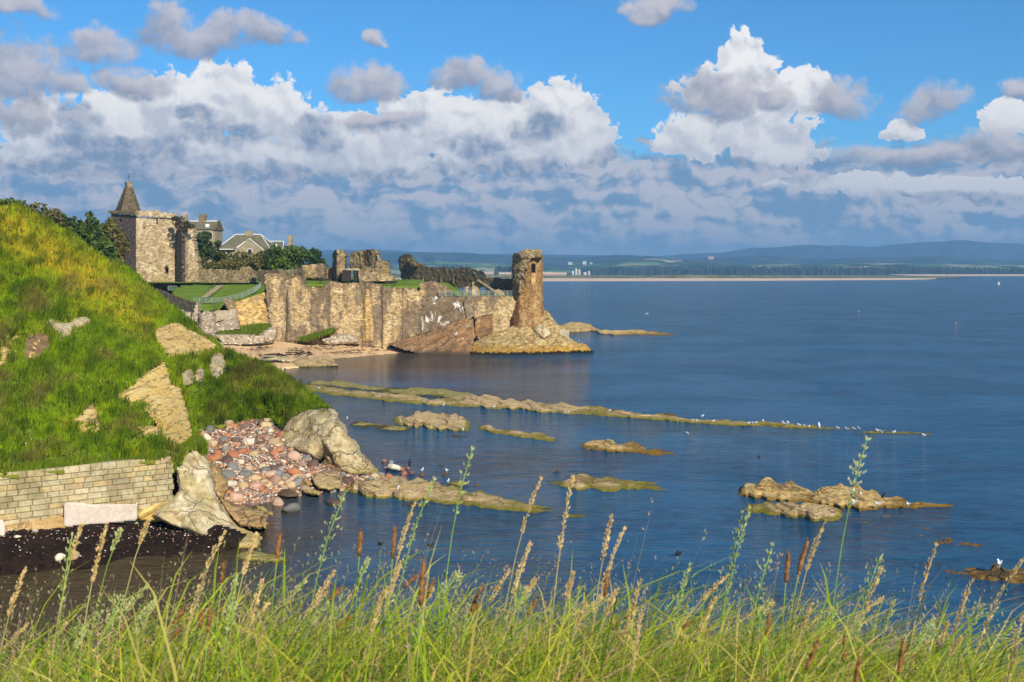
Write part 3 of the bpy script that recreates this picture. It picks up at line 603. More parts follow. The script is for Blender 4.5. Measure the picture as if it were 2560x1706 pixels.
for q in ((1101,1104,692,711),(1132,1136,692,711),(1056,1059,690,706),(1015,1019,694,710)): relief('jamb', [(q[0],q[2]),(q[1],q[2]),(q[1],q[3]),(q[0],q[3])], lambda px, py: lin(YC)(px, py)-.8, MT['housewall'], cell=.16, amp=.08, thick=1.2, parent=rc, rag=1)
tag(rc, 'long shaded roofless range with a rounded lichen gable and a row of doorways', 'ruin')
ruin('rusty lit stub of wall above the dark guano streaked rock', [(1047,712),(1053,706),(1075,704),(1092,706),(1110,713),(1125,723),(1128,741),(1050,742)], [(1047,251),(1128,250)], 'castle', cell=.22)
st = empty('ruined_staircase', P(1200, 736, 254))
relief('wall', [(1160,738),(1162,720),(1172,715),(1172,738)], 255, MT['castle'], cell=.2, amp=.1, thick=2, rag=1, parent=st)
relief('arch_wall', [(1180,739),(1181,707),(1198,702),(1215,712),(1232,723),(1256,739)], 254, MT['castle'], cell=.18, amp=.15, thick=2.2, rag=1, parent=st, holes=([(1199,740),(1199,722),(1204,716),(1211,718),(1217,727),(1219,740)],))
relief('side_stub', [(1236,739),(1238,727),(1248,723),(1256,728),(1262,739)], 252.6, MT['yellow_wall'], cell=.18, amp=.2, thick=1.5, rag=2, parent=st)
mb = MB()
for i in range(14):
    x, y, z = P(1196+i*4.3, 701+i*2.9, 253.3); mb.box((x, y, z), (.55, 1.8, .35))
mb.build('steps', MT['housewall'], st)
tag(st, 'broken stone staircase rising over a small arch near the sea tower', 'stairs')
ruin('dark purple wall running from the long range to the sea tower', [(1205,694),(1240,695),(1290,697),(1292,738),(1262,738),(1230,722),(1210,708)], [(1205,262),(1292,254)], 'ruin_dark_shaded', thick=1.5, rag=2)
# green glass-like safety fences
MT['fence'] = plain('green_netting', (.22, .30, .24), .5, .05)
def fence(pts, lab, h=1.1, panel=True, step=3):
    a = np.array(pts, float); root = empty('safety_fence', P(*a[0]))
    n = max(2, int(abs(a[-1, 0]-a[0, 0])/step/5)+1); xs = np.linspace(a[0, 0], a[-1, 0], n)
    B = [P(x, np.interp(x, a[:, 0], a[:, 1]), np.interp(x, a[:, 0], a[:, 2])) for x in xs]
    for b_ in B:
        mb = MB(); mb.tube([b_, (b_[0], b_[1], b_[2]+h)], .045, 5); mb.build('post', MT['steel'], root)
    mb = MB()
    for zz in (h*.98, h*.08): mb.tube([(b_[0], b_[1], b_[2]+zz) for b_ in B], .03, 4)
    mb.build('rail', MT['steel'], root)
    if panel:
        mb = MB()
        for i in range(n-1):
            b0, b1 = np.array(B[i]), np.array(B[i+1]); k = max(3, int(np.linalg.norm(b1-b0)/.13))
            for j in range(k): q = b0+(b1-b0)*(j+.5)/k; mb.box(q+(0, 0, h/2), (.045, .045, h*.86))
        mb.build('bars', MT['fence'], root)
    tag(root, lab, 'fence')
fence([(484,758,257),(520,758,257),(554,757,257),(600,748,257),(640,730,259),(652,719,262)], 'grey green curving safety fence along the edge of the castle lawn', 1.25)
fence([(420,727,280),(442,728,280)], 'short grey fence at the foot of the spired tower', 1.3)
fence([(1098,742,249.5),(1180,741,249.5),(1284,741,249.5)], 'pale safety fence in front of the ruined staircase', 1.3)
fence([(1218,696,262),(1279,696,262)], 'dark railing on top of the wall left of the sea tower', 1.5, False)
# steps on the lawn, lawn retaining wall, benches
stp = empty('lawn_steps', P(530, 740, 262)); mb = MB()
for i in range(12):
    t = i/11; x, y, z = P(514+36*t, 743-27*t, 258+18*t); mb.box((x, y, z+.12), (1.5, .9, .2))
mb.build('treads', MT['housewall'], stp)
mb = MB(); mb.tube([(P(509, 741, 258)[0], 258, P(509, 741, 258)[2]+1), (P(545, 713, 277)[0], 277, P(545, 713, 277)[2]+1)], .07, 5)
for t in (0, .33, .66, 1): q = P(509+36*t, 741-28*t, 258+19*t); mb.tube([q, (q[0], q[1], q[2]+1)], .06, 5)
mb.build('handrail', MT['iron'], stp); tag(stp, 'flight of steps with dark handrail climbing the mown castle lawn', 'steps')
def bench(px, py, Y, lab):
    x, y, z = P(px, py, Y); r_ = empty('bench', (x, y, z)); mb = MB(); mb.box((x, y, z+.48), (3.2, .5, .08)); mb.build('seat', MT['dark'], r_)
    mb = MB(); mb.box((x, y+.3, z+.85), (3.2, .06, .4)); mb.build('backrest', MT['dark'], r_)
    for s_ in (-1.1, 1.1): mb = MB(); mb.box((x+s_, y, z+.22), (.12, .45, .45)); mb.build('leg', MT['dark'], r_)
    tag(r_, lab, 'bench')
bench(812, 708, 259, 'dark bench on the lawn strip above the stained cliff wall, left one')
bench(976, 714, 256, 'dark bench on the lawn strip below the broad gatehouse ruin')
ruin('grey brown wall descending from the spired tower to the beach path', [(386,722),(400,726),(440,742),(488,758),(487,768),(474,786),(440,775),(400,745)], [(386,262),(488,246)], 'ruin_dark_shaded', thick=1.2, rag=1.5)
ruin('small lit gatepost at the foot of the descending wall', [(478,790),(486,768),(493,757),(496,790),(494,806),(484,803)], [(478,244),(496,244)], 'rubble', cell=.2)
ruin('craggy pale stump beside the beach steps', [(498,790),(505,780),(520,777),(531,785),(536,812),(538,846),(505,838),(496,820)], [(496,242),(538,241)], 'rubble', cell=.2, bulge=1, R_=10)
tag(relief('beach_path', [(440,775),(474,782),(480,800),(505,842),(560,862),(520,860),(470,815)], rbf([(440,775,243),(480,800,240),(505,842,232),(560,862,225)]), MT['grey_conc'], cell=.5, thick=1), kind='structure')
ruin('smooth grey rendered wall under the lawn', [(529,779),(590,774),(590,802),(560,800),(532,806)], [(529,247),(590,247)], 'grey_conc', rag=1, amp=.08)
ruin('broken rock shelf below the grey rendered wall', [(534,812),(560,802),(590,796),(596,822),(560,826),(536,830)], [(534,245),(596,245)], 'rubble', cell=.2)
ruin('dark craggy knob at the left end of the ochre masonry', [(556,756),(566,748),(580,750),(589,762),(590,796),(578,800),(570,775)], [(556,247),(590,249)], 'ruin', cell=.2, bulge=.8, R_=8)
ruin('ochre masonry face under the curving fence', [(588,756),(661,731),(668,735),(676,815),(640,824),(596,822),(590,790)], lambda px, py: 250.5-.02*(py-750)-.5*(py > 772), 'yellow_wall', cell=.25, amp=.12, rag=1.5, thick=6)
# --- big stained sea wall / cliff
rr = np.random.default_rng(5)
step = np.cumsum(rr.normal(0, .28, 200)); 
def cliffY(px, py):
    px = np.asarray(px, float)
    b = 1.1*np.abs((px/31.) % 2-1)*0
    prof = np.interp(px, [655,690,716,722,730,740,790,800,822,826,858,862,900,910,915,940,950,953,956,985,1003,1005,1008,1040,1053,1062], [0,.3,.6,.2,-.3,.3,.6,.3,.2,-.2,-.2,.6,.5,.3,-.3,-.2,.2,.9,-.2,-.1,.1,.4,-.1,.1,.2,.4])
    return 250+prof*.65-(np.asarray(py)-700)*.018+.5*fb(px/23., 0*px, 0, 77, 3)
sw = empty('sea_wall', P(860, 856, 247))
relief('cliff', [(661,690),(668,684),(690,683),(700,690),(712,700),(725,698),(735,690),(748,700),(752,712),(760,716),(805,722),(808,712),(830,706),(850,708),(870,712),(900,706),(925,707),(950,714),(957,720),(1035,721),(1048,730),(1053,748),(1054,800),(1056,832),(1010,852),(975,868),(860,868),(780,870),(690,864),(668,856),(676,815),(665,740)], cliffY, MT['castle'], cell=.24, amp=.45, sc=1.3, rag=5, thick=8, parent=sw)
mb = MB()
for px in (722, 826, 912, 985, 1030):
    pts = [P(px, py, float(cliffY(px, py))-.2) for py in (735, 780, 820, 856)]
relief('buttress', [(716,722),(732,720),(736,760),(742,856),(712,856),(716,790)], lambda px, py: cliffY(px, py)-.7, MT['castle'], cell=.24, amp=.3, thick=2.5, rag=2, parent=sw, bulge=1, R_=8)
relief('buttress', [(908,724),(924,722),(928,760),(936,830),(934,856),(904,856),(906,790)], lambda px, py: cliffY(px, py)-.6, MT['yellow_wall'], cell=.24, amp=.3, thick=2.5, rag=2, parent=sw, bulge=1, R_=8)
tag(sw, 'massive stained stone wall and cliff rising from the sandy beach', 'wall')
ruin('sloping broken base rocks where the stained wall meets the sand', [(800,850),(850,836),(880,838),(900,858),(820,864)], 245, 'rubble', 'rock', name='rock', cell=.2, bulge=.8, R_=8)
ruin('pale fallen masonry slab with a dark hollow on the sand', [(648,842),(660,828),(690,818),(692,832),(686,852),(668,858),(655,850)], 240, 'rubble', 'rock', name='rock', cell=.2, bulge=.8, R_=8)
ruin('low pale rubble wall at the back of the beach', [(540,838),(600,838),(660,840),(660,858),(600,862),(560,860)], 239, 'rubble', rag=1.5, cell=.2)
# --- sea tower and the wall beneath it
YS = lin([(1270,253),(1283,249.8),(1298,247.6),(1333,246.5),(1352,248),(1360,253)])
stw = empty('sea_tower', P(1320, 800, 250))
relief('wall', [(1296,640),(1300,630),(1310,626),(1352,624),(1356,640),(1358,700),(1358,768),(1368,800),(1350,818),(1300,826),(1244,832),(1256,806),(1272,786),(1282,745),(1284,700)], lambda px, py: YS(px, py)-np.clip(np.asarray(py)-740, 0, 80)*.03+.8, MT['seatower'], cell=.24, amp=.2, sc=1.2, rag=1.5, thick=6, parent=stw, jit=.05, holes=(hole(1329,1340,658,681),))
relief('window_backing', [(1327,656),(1342,656),(1342,684),(1327,684)], 249.6, MT['glass'], cell=.4, amp=.0, thick=.2, rag=0, parent=stw)  # dark sheet set behind the arched opening
relief('ragged_face', [(1282,645),(1284,634),(1298,632),(1312,636),(1328,645),(1322,664),(1312,690),(1312,712),(1306,722),(1296,745),(1288,760),(1284,742),(1284,700)], lambda px, py: YS(px, py)-.5, MT['ruin'], cell=.22, amp=.8, sc=.8, rag=4, thick=3.5, parent=stw)
relief('shaded_side', [(1281,640),(1286,636),(1287,690),(1294,720),(1295,735),(1287,760),(1278,780),(1275,795),(1274,740),(1279,700)], lambda px, py: 254.5-(np.asarray(px)-1275)*.38, MT['ruin_dark_shaded'], cell=.2, amp=.5, rag=3, thick=3, parent=stw)  # tower's left edge: shade painted with the darker ruin stone
relief('parapet', [(1297,634),(1304,627),(1315,623),(1345,624),(1354,628),(1355,645),(1300,647)], 246.1, MT['ruin'], cell=.22, amp=.35, rag=2, thick=5, parent=stw, bulge=.4, R_=6)
relief('blocked_window', [(1328,683),(1340,683),(1340,712),(1328,712)], 247.22, MT['yellow_wall'], cell=.2, amp=.05, thick=.5, rag=0, parent=stw)
tag(stw, 'tall ochre ruined sea tower with one arched window at the water end', 'tower')
ruin('broad lit wall with a slanting ivy scar below the staircase', [(1161,752),(1170,742),(1282,742),(1290,760),(1276,800),(1275,830),(1232,840),(1195,850),(1190,812),(1185,792),(1168,800),(1163,780)], lambda px, py: 248.5-np.clip(np.asarray(py)-742, 0, 90)*.03, 'castle', cell=.25, amp=.3, rag=2, thick=5)
ruin('straight reddish buttress wall between two dark gaps over the yellow rock', [(1190,793),(1232,786),(1232,836),(1186,842)], lambda px, py: 245.6, 'brown_rock', cell=.22, amp=.15, rag=1.5, thick=4)
def rock(lab, poly, Y, mat, name='rock', cat='rock', **k):
    a = dict(cell=.3, amp=.5, sc=1.3, rag=2.5, thick=4, bulge=1.5, R_=14, smooth=True, drop=0.); a.update(k)
    return tag(relief(name, poly, rbf(Y) if isinstance(Y, list) else Y, MT[mat], **a), lab, cat)
rock('shaded tilted rock face streaked white below the castle wall', [(1050,742),(1165,742),(1160,765),(1166,800),(1120,812),(1075,828),(1053,836)], [(1050,742,250),(1165,742,249),(1053,836,247),(1166,800,247)], 'strata_shaded', bulge=.3, cell=.25, amp=.3, smooth=False, strata=(.3,.9,-.3))
rock('smooth brown rock ramp sloping from the wall down to the water', [(972,860),(1010,846),(1053,836),(1110,812),(1168,795),(1190,800),(1188,842),(1174,890),(1060,888),(1000,872)], [(972,860,243),(1053,838,247),(1168,797,246.5),(1188,840,245),(1174,886,237),(1060,886,239),(1000,870,241)], 'brown_rock', bulge=.3, amp=.5, smooth=False, ray=True, strata=(.35,.6,-.45))
rock('golden weedy rock platform under the sea tower', [(1172,892),(1176,862),(1205,844),(1240,830),(1282,816),(1325,806),(1345,792),(1362,775),(1376,785),(1384,800),(1400,822),(1395,850),(1390,890),(1300,892),(1230,890)], [(1172,886,238),(1205,844,244.5),(1282,816,246.5),(1362,775,249),(1384,800,248),(1300,840,243),(1300,888,236),(1390,886,237),(1230,886,236)], 'yellow_rock', amp=.7, sc=1.6, cell=.22, bulge=1, strata=(.55, .55, .22), smooth=False, ray=True, bill=.45, bsc=2.6)
rock('pale green ledge high on the right shoulder of the tower rock', [(1330,822),(1345,812),(1370,818),(1378,835),(1360,850),(1340,835)], [(1330,822,243.5),(1370,818,243.5),(1350,848,241)], 'white_rock', cell=.2, thick=2)
rock('grey stepped rock shoulder falling from the tower to the sea', [(1358,778),(1372,782),(1384,802),(1400,815),(1415,822),(1422,835),(1420,850),(1385,852),(1372,830)], [(1358,778,251),(1400,815,250),(1420,848,248),(1385,852,246)], 'orange_rock', cell=.22, amp=.6)
rock('small grey square block of old masonry at the end of the tower rock', [(1398,826),(1423,826),(1424,850),(1396,852)], 247.5, 'grey_conc', cell=.2, bulge=.2, R_=5, thick=3, amp=.2)
rock('pale tapering rock tongue running out from the sea tower', [(1382,846),(1400,838),(1425,846),(1445,858),(1466,862),(1472,872),(1486,880),(1470,886),(1430,886),(1385,892),(1378,870)], [(1382,846,242),(1425,846,243.5),(1466,862,243),(1486,879,243),(1430,884,240),(1385,888,238)], 'yellow_rock', cell=.22, amp=.5)
# --- houses
def prism(mb, x0, x1, y0, y1, ze, zr, axis='x', hip=0.):
    if axis == 'x':
        ym = (y0+y1)/2; V = [(x0, y0, ze), (x1, y0, ze), (x1, y1, ze), (x0, y1, ze), (x0+hip, ym, zr), (x1-hip, ym, zr)]
    else:
        xm = (x0+x1)/2; V = [(x1, y0, ze), (x1, y1, ze), (x0, y1, ze), (x0, y0, ze), (xm, y0+hip, zr), (xm, y1-hip, zr)]
    mb.add(V, [(0, 1, 5, 4), (1, 2, 5), (2, 3, 4, 5), (3, 0, 4), (0, 3, 2, 1)]); return V
def house2():
    Y = 345; X_ = lambda px: (px-CX)/F*Y; Zf = lambda py: H-(py-HZ)/F*Y
    r_ = empty('house', (X_(610), Y+5, 16)); mb = MB(); mb.box(((X_(545)+X_(674))/2, Y+6, (14+Zf(624))/2), (X_(672)-X_(547), 11, Zf(624)-14)); mb.build('wall', MT['housewall'], r_)
    mb = MB(); V = prism(mb, X_(540), X_(678), Y-.6, Y+12.6, Zf(624), Zf(585), hip=X_(577)-X_(540)); rf_ = mb.build('roof', MT['roof'], r_)
    mb = MB(); mb.tube([V[4], V[5]], .16, 5)
    for a, b_ in ((0, 4), (1, 5), (3, 4), (2, 5)): mb.tube([V[a], V[b_]], .14, 5)
    mb.tube([V[0], ((V[0][0]+V[1][0])/2-3, V[0][1], V[0][2])], .16, 5); mb.build('trim', MT['white'], rf_)
    gz = Zf(598); gx0, gx1 = X_(594), X_(664); gm = (gx0+gx1)/2
    mb = MB(); mb.add([(gx0, Y-3, 14), (gx1, Y-3, 14), (gx1, Y-3, Zf(626)), (gm, Y-3, gz), (gx0, Y-3, Zf(626)), (gx0, Y+4, 14), (gx1, Y+4, 14), (gx1, Y+4, Zf(626)), (gm, Y+4, gz), (gx0, Y+4, Zf(626))],
      [(0, 1, 2, 3, 4), (9, 8, 7, 6, 5), (1, 6, 7, 2), (0, 4, 9, 5)]); mb.build('gable', MT['housewall'], r_)
    mb = MB()
    for s_, ex in ((-1, gx0), (1, gx1)):
        mb.add([(gm, Y-2.7, gz+.12), (gm, Y+5.5, gz+.12), (ex+s_*.3, Y+2.5, Zf(627)), (ex+s_*.3, Y-2.7, Zf(627)), (gm, Y-2.7, gz-.1), (gm, Y+5.5, gz-.1), (ex+s_*.3, Y+2.5, Zf(627)-.2), (ex+s_*.3, Y-2.7, Zf(627)-.2)], [(0, 1, 2, 3), (7, 6, 5, 4), (0, 3, 7, 4), (3, 2, 6, 7), (1, 5, 6, 2), (0, 4, 5, 1)])
    mb.build('gable_roof', MT['roof'], r_)
    mb = MB(); mb.tube([(gm, Y-3.1, gz+.1), (gx1+.2, Y-3.1, Zf(627))], .13, 5); mb.tube([(gm, Y-3.1, gz+.1), (gx0-.2, Y-3.1, Zf(627))], .05, 5)
    for px in (592, 606): mb.tube([(X_(px), Y-.4, Zf(620)), (X_(px+15), Y+3., Zf(604))], .16, 5)
    mb.build('skylight_trim', MT['white'], r_)
    for px0, px1, p0, p1, yy in ((626, 635, 624, 638, Y-3.06), (551, 555, 630, 640, Y+.4), (560, 564, 630, 640, Y+.4)):
        mb = MB(); mb.box(((X_(px0)+X_(px1))/2, yy, (Zf(p0)+Zf(p1))/2), (X_(px1)-X_(px0)+.3, .1, Zf(p0)-Zf(p1)+.3)); wn = mb.build('window', MT['white'], r_)
        mb = MB(); mb.box(((X_(px0)+X_(px1))/2, yy-.06, (Zf(p0)+Zf(p1))/2), (X_(px1)-X_(px0), .06, Zf(p0)-Zf(p1))); mb.build('pane', MT['glass'], wn)
    mb = MB(); mb.box((X_(612), Y+6, Zf(589)), (2.2, 1.2, 3.2)); ch = mb.build('chimney', MT['housewall'], r_)
    for px in (609, 613, 616): mb = MB(); mb.tube([(X_(px), Y+6, Zf(582)), (X_(px), Y+6, Zf(576))], [.22, .18], 7); mb.build('chimney_pot', MT['pot'], ch)
    mb = MB(); prism(mb, X_(660), X_(702), Y+3, Y+14, Zf(623), Zf(602), hip=1.5); w_ = mb.build('wing_roof', MT['roof'], r_)
    mb = MB(); mb.tube([(X_(666)-1, Y+8.5, Zf(602)), (X_(695), Y+8.5, Zf(602)), (X_(702), Y+3, Zf(623))], .15, 5); mb.build('trim', MT['white'], w_)
    mb = MB(); mb.box(((X_(662)+X_(700))/2, Y+8.5, (14+Zf(623))/2), (X_(700)-X_(662), 9, Zf(623)-14)); mb.build('wing_wall', MT['housewall'], r_)
    mb = MB(); mb.box((X_(681), Y+4.9, Zf(614)), (.8, .4, 1.)); mb.build('skylight', MT['white'], r_)
    mb = MB(); mb.box((X_(712), Y+9, Zf(606)), (1.3, 1.3, 5)); mb.build('chimney', MT['housewall'], r_)
    tag(r_, 'stone house with green slate hipped roof and white ridges above dark trees', 'house')
house2()
def house1():
    Y = 385; X_ = lambda px: (px-CX)/F*Y; Zf = lambda py: H-(py-HZ)/F*Y
    r_ = empty('house', (X_(490), Y+5, 16)); mb = MB(); mb.box(((X_(440)+X_(538))/2, Y+5, (14+Zf(575))/2), (X_(537)-X_(440), 10, Zf(575)-14)); mb.build('wall', MT['housewall'], r_)
    mb = MB(); V = prism(mb, X_(438), X_(534), Y-.5, Y+10.5, Zf(574), Zf(552)); rf_ = mb.build('roof', MT['roof'], r_)
    mb = MB(); mb.tube([V[4], V[5]], .2, 5); mb.build('ridge_trim', MT['white'], rf_)
    mb = MB(); x = X_(535); mb.add([(x, Y-.8, Zf(575)), (x+.7, Y-.8, Zf(575)), (x+.7, Y+5, Zf(549)), (x, Y+5, Zf(549)), (x, Y+10.8, Zf(575)), (x+.7, Y+10.8, Zf(575))], [(0, 1, 2, 3), (1, 5, 2), (0, 3, 4), (3, 2, 5, 4), (0, 4, 5, 1)]); mb.build('gable_end', MT['ruin_dark_shaded'], r_)
    mb = MB(); mb.box((X_(497), Y+5, Zf(545)), (2.4, 1.4, 3)); mb.box((X_(497), Y+5, Zf(539)), (2.7, 1.7, .4)); mb.build('chimney', MT['ruin'], r_)
    mb = MB(); mb.box((X_(451), Y+5, Zf(548)), (1.9, 1.2, 3.6)); ch = mb.build('chimney', MT['housewall'], r_)
    for px in (448.5, 453.5): mb = MB(); mb.tube([(X_(px), Y+5, Zf(540)), (X_(px), Y+5, Zf(529))], [.3, .22], 7); mb.build('chimney_pot', MT['pot'], ch)
    mb = MB(); mb.box((X_(516), Y+1.5, Zf(564)), (1.2, 1., 1.1)); mb.build('skylight', MT['white'], rf_)
    for px in (500, 515, 528): mb = MB(); mb.box((X_(px), Y-.02, Zf(588)), (1., .1, 1.8)); wn = mb.build('window', MT['white'], r_); mb = MB(); mb.box((X_(px), Y-.09, Zf(588)), (.8, .06, 1.6)); mb.build('pane', MT['glass'], wn)
    tag(r_, 'tall stone house with slate roof and two chimneys just behind the spired tower', 'house')
house1()
# ------------------------------------------------------------------ beaches
tag(relief('beach', [(490,830),(560,838),(640,840),(760,845),(860,853),(980,862),(1070,872),(1075,889),(960,897),(850,908),(700,925),(640,930),(560,900),(480,870)],
    rbf([(490,830,Yz(830,3.)),(560,838,Yz(838,2.8)),(760,845,Yz(845,2.2)),(860,853,Yz(853,1.8)),(980,862,Yz(862,1.)),(1060,876,Yz(876,.1)),(1052,881,Yz(881,-.1)),(960,889,Yz(889,-.1)),(849,898,Yz(898,-.1)),(667,916,Yz(916,-.1)),(560,900,Yz(900,1.)),(850,880,Yz(880,.7)),(700,895,Yz(895,.8))]),
    MT['sand'], cell=.5, amp=.06, thick=2, smooth=True), kind='structure')
def slope_scatter(n, poly, Yf, hmin, hmax, wd, off_=0.):
    P_ = np.array(poly, float); px = P_[:, 0].min()+rng.random(n*3)*(np.ptp(P_[:, 0])); py = P_[:, 1].min()+rng.random(n*3)*np.ptp(P_[:, 1]); k_ = inside(poly, px, py); px, py = px[k_][:n], py[k_][:n]
    return px, py, Yf(px, py)-off_
def strand(lab, poly, z, n_):
    px, py, Y = slope_scatter(n_*3, poly, lambda a, b_: Yz(b_, z)+0*a, 0, 0, 0); k_ = fb(px/9., py/2., 0, 5, 3) > -.05; px, py, Y = px[k_][:n_], py[k_][:n_], Y[k_][:n_]; n_ = len(px)
    s_ = .06+.16*rng.random(n_); c = np.stack([(px-CX)/F*Y, Y, np.full(n_, z+.02)], -1); u = np.stack([s_*1.6, .2*s_*rng.normal(size=n_), 0*s_], -1); v = np.stack([0*s_, s_*.7, .03+0*s_], -1)
    tag(obj('seaweed_strand', np.stack([c-u, c-v, c+u, c+v], 1).reshape(-1, 3), np.arange(4*n_).reshape(-1, 4), MT['weed'], smooth=False), lab, 'seaweed', None, 'stuff')
strand('long dark drift of seaweed across the middle of the sandy beach', [(640,888),(700,883),(745,876),(772,879),(788,890),(740,887),(700,892),(660,895)], 1.35, 900)
strand('thin upper line of dry seaweed on the sandy beach', [(700,872),(760,866),(820,862),(900,864),(960,868),(880,871),(800,876),(720,880)], 1.75, 420)
strand('thin seaweed line low on the sand near the brown rock', [(800,884),(880,874),(930,872),(990,876),(930,880),(860,886)], 1.15, 300)
strand('short seaweed patches on the sand by the pale rubble wall', [(600,872),(650,866),(700,866),(660,876),(610,880)], 1.9, 160)
rock('low pale rock half out of the water at the sand edge', [(728,906),(745,898),(775,896),(800,889),(825,892),(838,906),(846,914),(800,918),(745,916)], [(728,910,209),(800,890,216),(846,912,208),(745,918,205),(800,920,205)], 'reef', cell=.2, thick=3, bulge=1., R_=10)
rock('thin pale rock ledge lying on the sand left of the shore rock', [(640,893),(680,889),(715,895),(735,905),(700,902),(660,899)], [(640,893,213),(715,895,212),(735,905,209),(660,899,211)], 'pale_layer', cell=.2, thick=1, bulge=.5, R_=6)
# ------------------------------------------------------------------ the near grassy headland
slope_poly = [(-160,470),(-60,500),(0,524),(42,520),(70,532),(112,555),(168,584),(196,600),(238,636),(280,661),(317,671),(339,688),(379,724),(421,758),(449,783),(471,800),(483,811),(513,842),(539,850),(556,873),(611,893),(680,915),(730,952),(780,987),(822,1020),(822,1060),(761,1060),(728,1090),(712,1096),(699,1060),(655,1056),(605,1056),(574,1062),(558,1063),(507,1073),(486,1080),(514,1116),(520,1135),(470,1135),(436,1180),(424,1142),(338,1152),(253,1164),(165,1163),(81,1170),(0,1188),(-160,1215)]
slopeY = rbf([(-160,470,112),(0,524,115),(100,548,119),(200,603,124),(300,668,129),(400,742,135),(480,808,140),(555,872,136),(611,893,134),(680,915,131),(730,952,126),(780,987,118),(820,1020,106),
  (-160,1215,67),(0,1187,69.5),(125,1170,71.5),(250,1163,73.3),(340,1152,74.5),(424,1141,76),(436,1178,76.5),(514,1118,84),(486,1080,101),(558,1062,107),(650,1055,110),(712,1094,104),(765,1055,104),
  (-160,850,90),(0,850,92),(0,1000,82),(130,780,104),(200,850,101),(200,1000,86),(300,780,116),(300,900,101),(320,1010,90),(400,860,116),(390,960,101),(470,860,126),(430,1060,92),(500,950,117),(620,960,120),(700,1000,112),(0,650,106),(120,650,112),(300,1100,81)])
def slopeN(px, py): return slopeY(px, py)+1.5*fb(px/55., py/55., 0, 41, 4)+.5*fb(px/13., py/13., 0, 43, 3)
slope = relief('headland_slope', slope_poly, slopeN, MT['slope'], cell=.45, amp=.12, sc=.7, thick=16, rag=2, smooth=True)
tag(slope, kind='structure')
# rock faces set into the slope
def off(d, tilt=0.): return lambda px, py: slopeN(px, py)-d+tilt*0
rock('broad curved face of layered sandstone high on the grassy spur', [(384,836),(395,822),(407,815),(430,810),(449,808),(466,822),(505,842),(541,864),(533,876),(505,886),(477,894),(450,894),(421,900),(405,880),(393,860)], lambda px, py: slopeY(px, py)-1.7, 'face', cell=.17, bulge=.5, R_=9, amp=.08, strata=(.13, 1.5, .28), smooth=False, ray=True)
faceB = [(372,930),(382,921),(412,906),(421,935),(426,961),(450,969),(462,1010),(475,1060),(483,1096),(455,1120),(429,1134),(412,1123),(402,1089),(392,1060),(372,1035),(351,1011),(335,990),(340,950),(360,940)]
rock('tall leaning slab of yellow layered sandstone above the masonry wall', faceB, lambda px, py: slopeY(px, py)-1.9, 'face2', cell=.15, bulge=.4, R_=7, amp=.08, strata=(.12, 1.5, .5), smooth=False, ray=True)
rock('smaller yellow rock face with dark cracks left of the leaning slab', [(262,1005),(278,998),(294,988),(328,965),(360,950),(382,941),(392,965),(372,1000),(350,1010),(335,1022),(322,1010),(305,1016),(290,1010)], lambda px, py: slopeY(px, py)-1.6, 'face2', cell=.16, bulge=.5, amp=.35, strata=(.35, 1.4, .5), R_=7, smooth=False, ray=True)
rock('squared yellow block jutting out at the foot of the leaning slab', [(345,1068),(395,1066),(402,1096),(396,1118),(380,1110),(365,1093)], lambda px, py: slopeY(px, py)-1.9, 'face2', cell=.18, bulge=.4, amp=.12, R_=6)
rock('lone yellow rock patch framed by grass above the masonry wall', [(184,1047),(205,1035),(233,1008),(245,1040),(253,1076),(232,1078),(212,1084),(195,1070)], lambda px, py: slopeY(px, py)-1.5, 'face', cell=.18, bulge=.5, amp=.25, strata=(.18, 2.6, .3), R_=8)
rock('pale weathered boulder cluster with a dark hollow in the upper slope', [(112,817),(115,805),(126,797),(136,804),(150,806),(157,808),(174,805),(182,800),(196,794),(212,792),(227,797),(230,806),(224,817),(200,822),(180,828),(177,850),(157,853),(140,848),(129,833),(122,822)], lambda px, py: slopeN(px, py)-.7, 'white_rock', cell=.18, bulge=.7, amp=.5, R_=8, rag=3)
for q in (('pale wedge shaped rock at the far left of the upper slope', [(11,864),(25,850),(40,838),(53,840),(56,846),(40,860),(25,868)]), ('stack of pale layered rock cut by the left edge of view', [(-40,872),(0,868),(28,872),(31,888),(20,900),(10,918),(-40,920)]),
          ('small ochre upright rock below the pale boulder cluster', [(70,864),(85,856),(100,843),(107,850),(98,866),(92,880),(86,908),(84,920),(72,915),(70,890)]), ('small square rock in the brown soil of the upper slope', [(63,830),(72,826),(77,838),(70,844),(64,842)]), ('little pale rock just above the small square rock', [(40,803),(52,806),(56,818),(46,822),(38,812)])):
    rock(q[0], q[1], lambda px, py: slopeN(px, py)-.6, 'face', cell=.17, bulge=.5, amp=.35, R_=7, rag=2, strata=(.15, 3, .3))
for q in (('pale rock with a dark notch set in the grass right of the layered face', [(453,932),(465,927),(478,924),(485,940),(484,958),(470,967),(458,964)]), ('narrow pale rock between two paler rocks on the spur', [(491,926),(500,919),(508,921),(512,938),(503,958),(490,955),(486,940)]), ('tall white crag on the spur above the pebble beach', [(524,902),(535,886),(550,882),(559,888),(562,905),(565,925),(552,940),(545,948),(530,944),(522,925)])):
    rock(q[0], q[1], lambda px, py: slopeN(px, py)-1.8, 'white_rock', cell=.17, bulge=1., amp=.5, R_=11, rag=2)
# bare earth scars
for i, q in enumerate(([(60,842),(95,828),(125,838),(130,870),(110,905),(90,925),(60,915),(40,900),(35,870)], [(80,1152),(100,1140),(120,1148),(150,1150),(168,1148),(172,1160),(120,1166),(85,1164)])):
    tag(relief('bare_earth', q, lambda px, py: slopeN(px, py)-.35, plain('bare_earth%d' % i, ((.22,.15,.07), (.13,.085,.055))[i], .95, .4, 1.5), cell=.25, amp=.25, thick=1, rag=4, smooth=True, bulge=.3, R_=10), kind='structure')
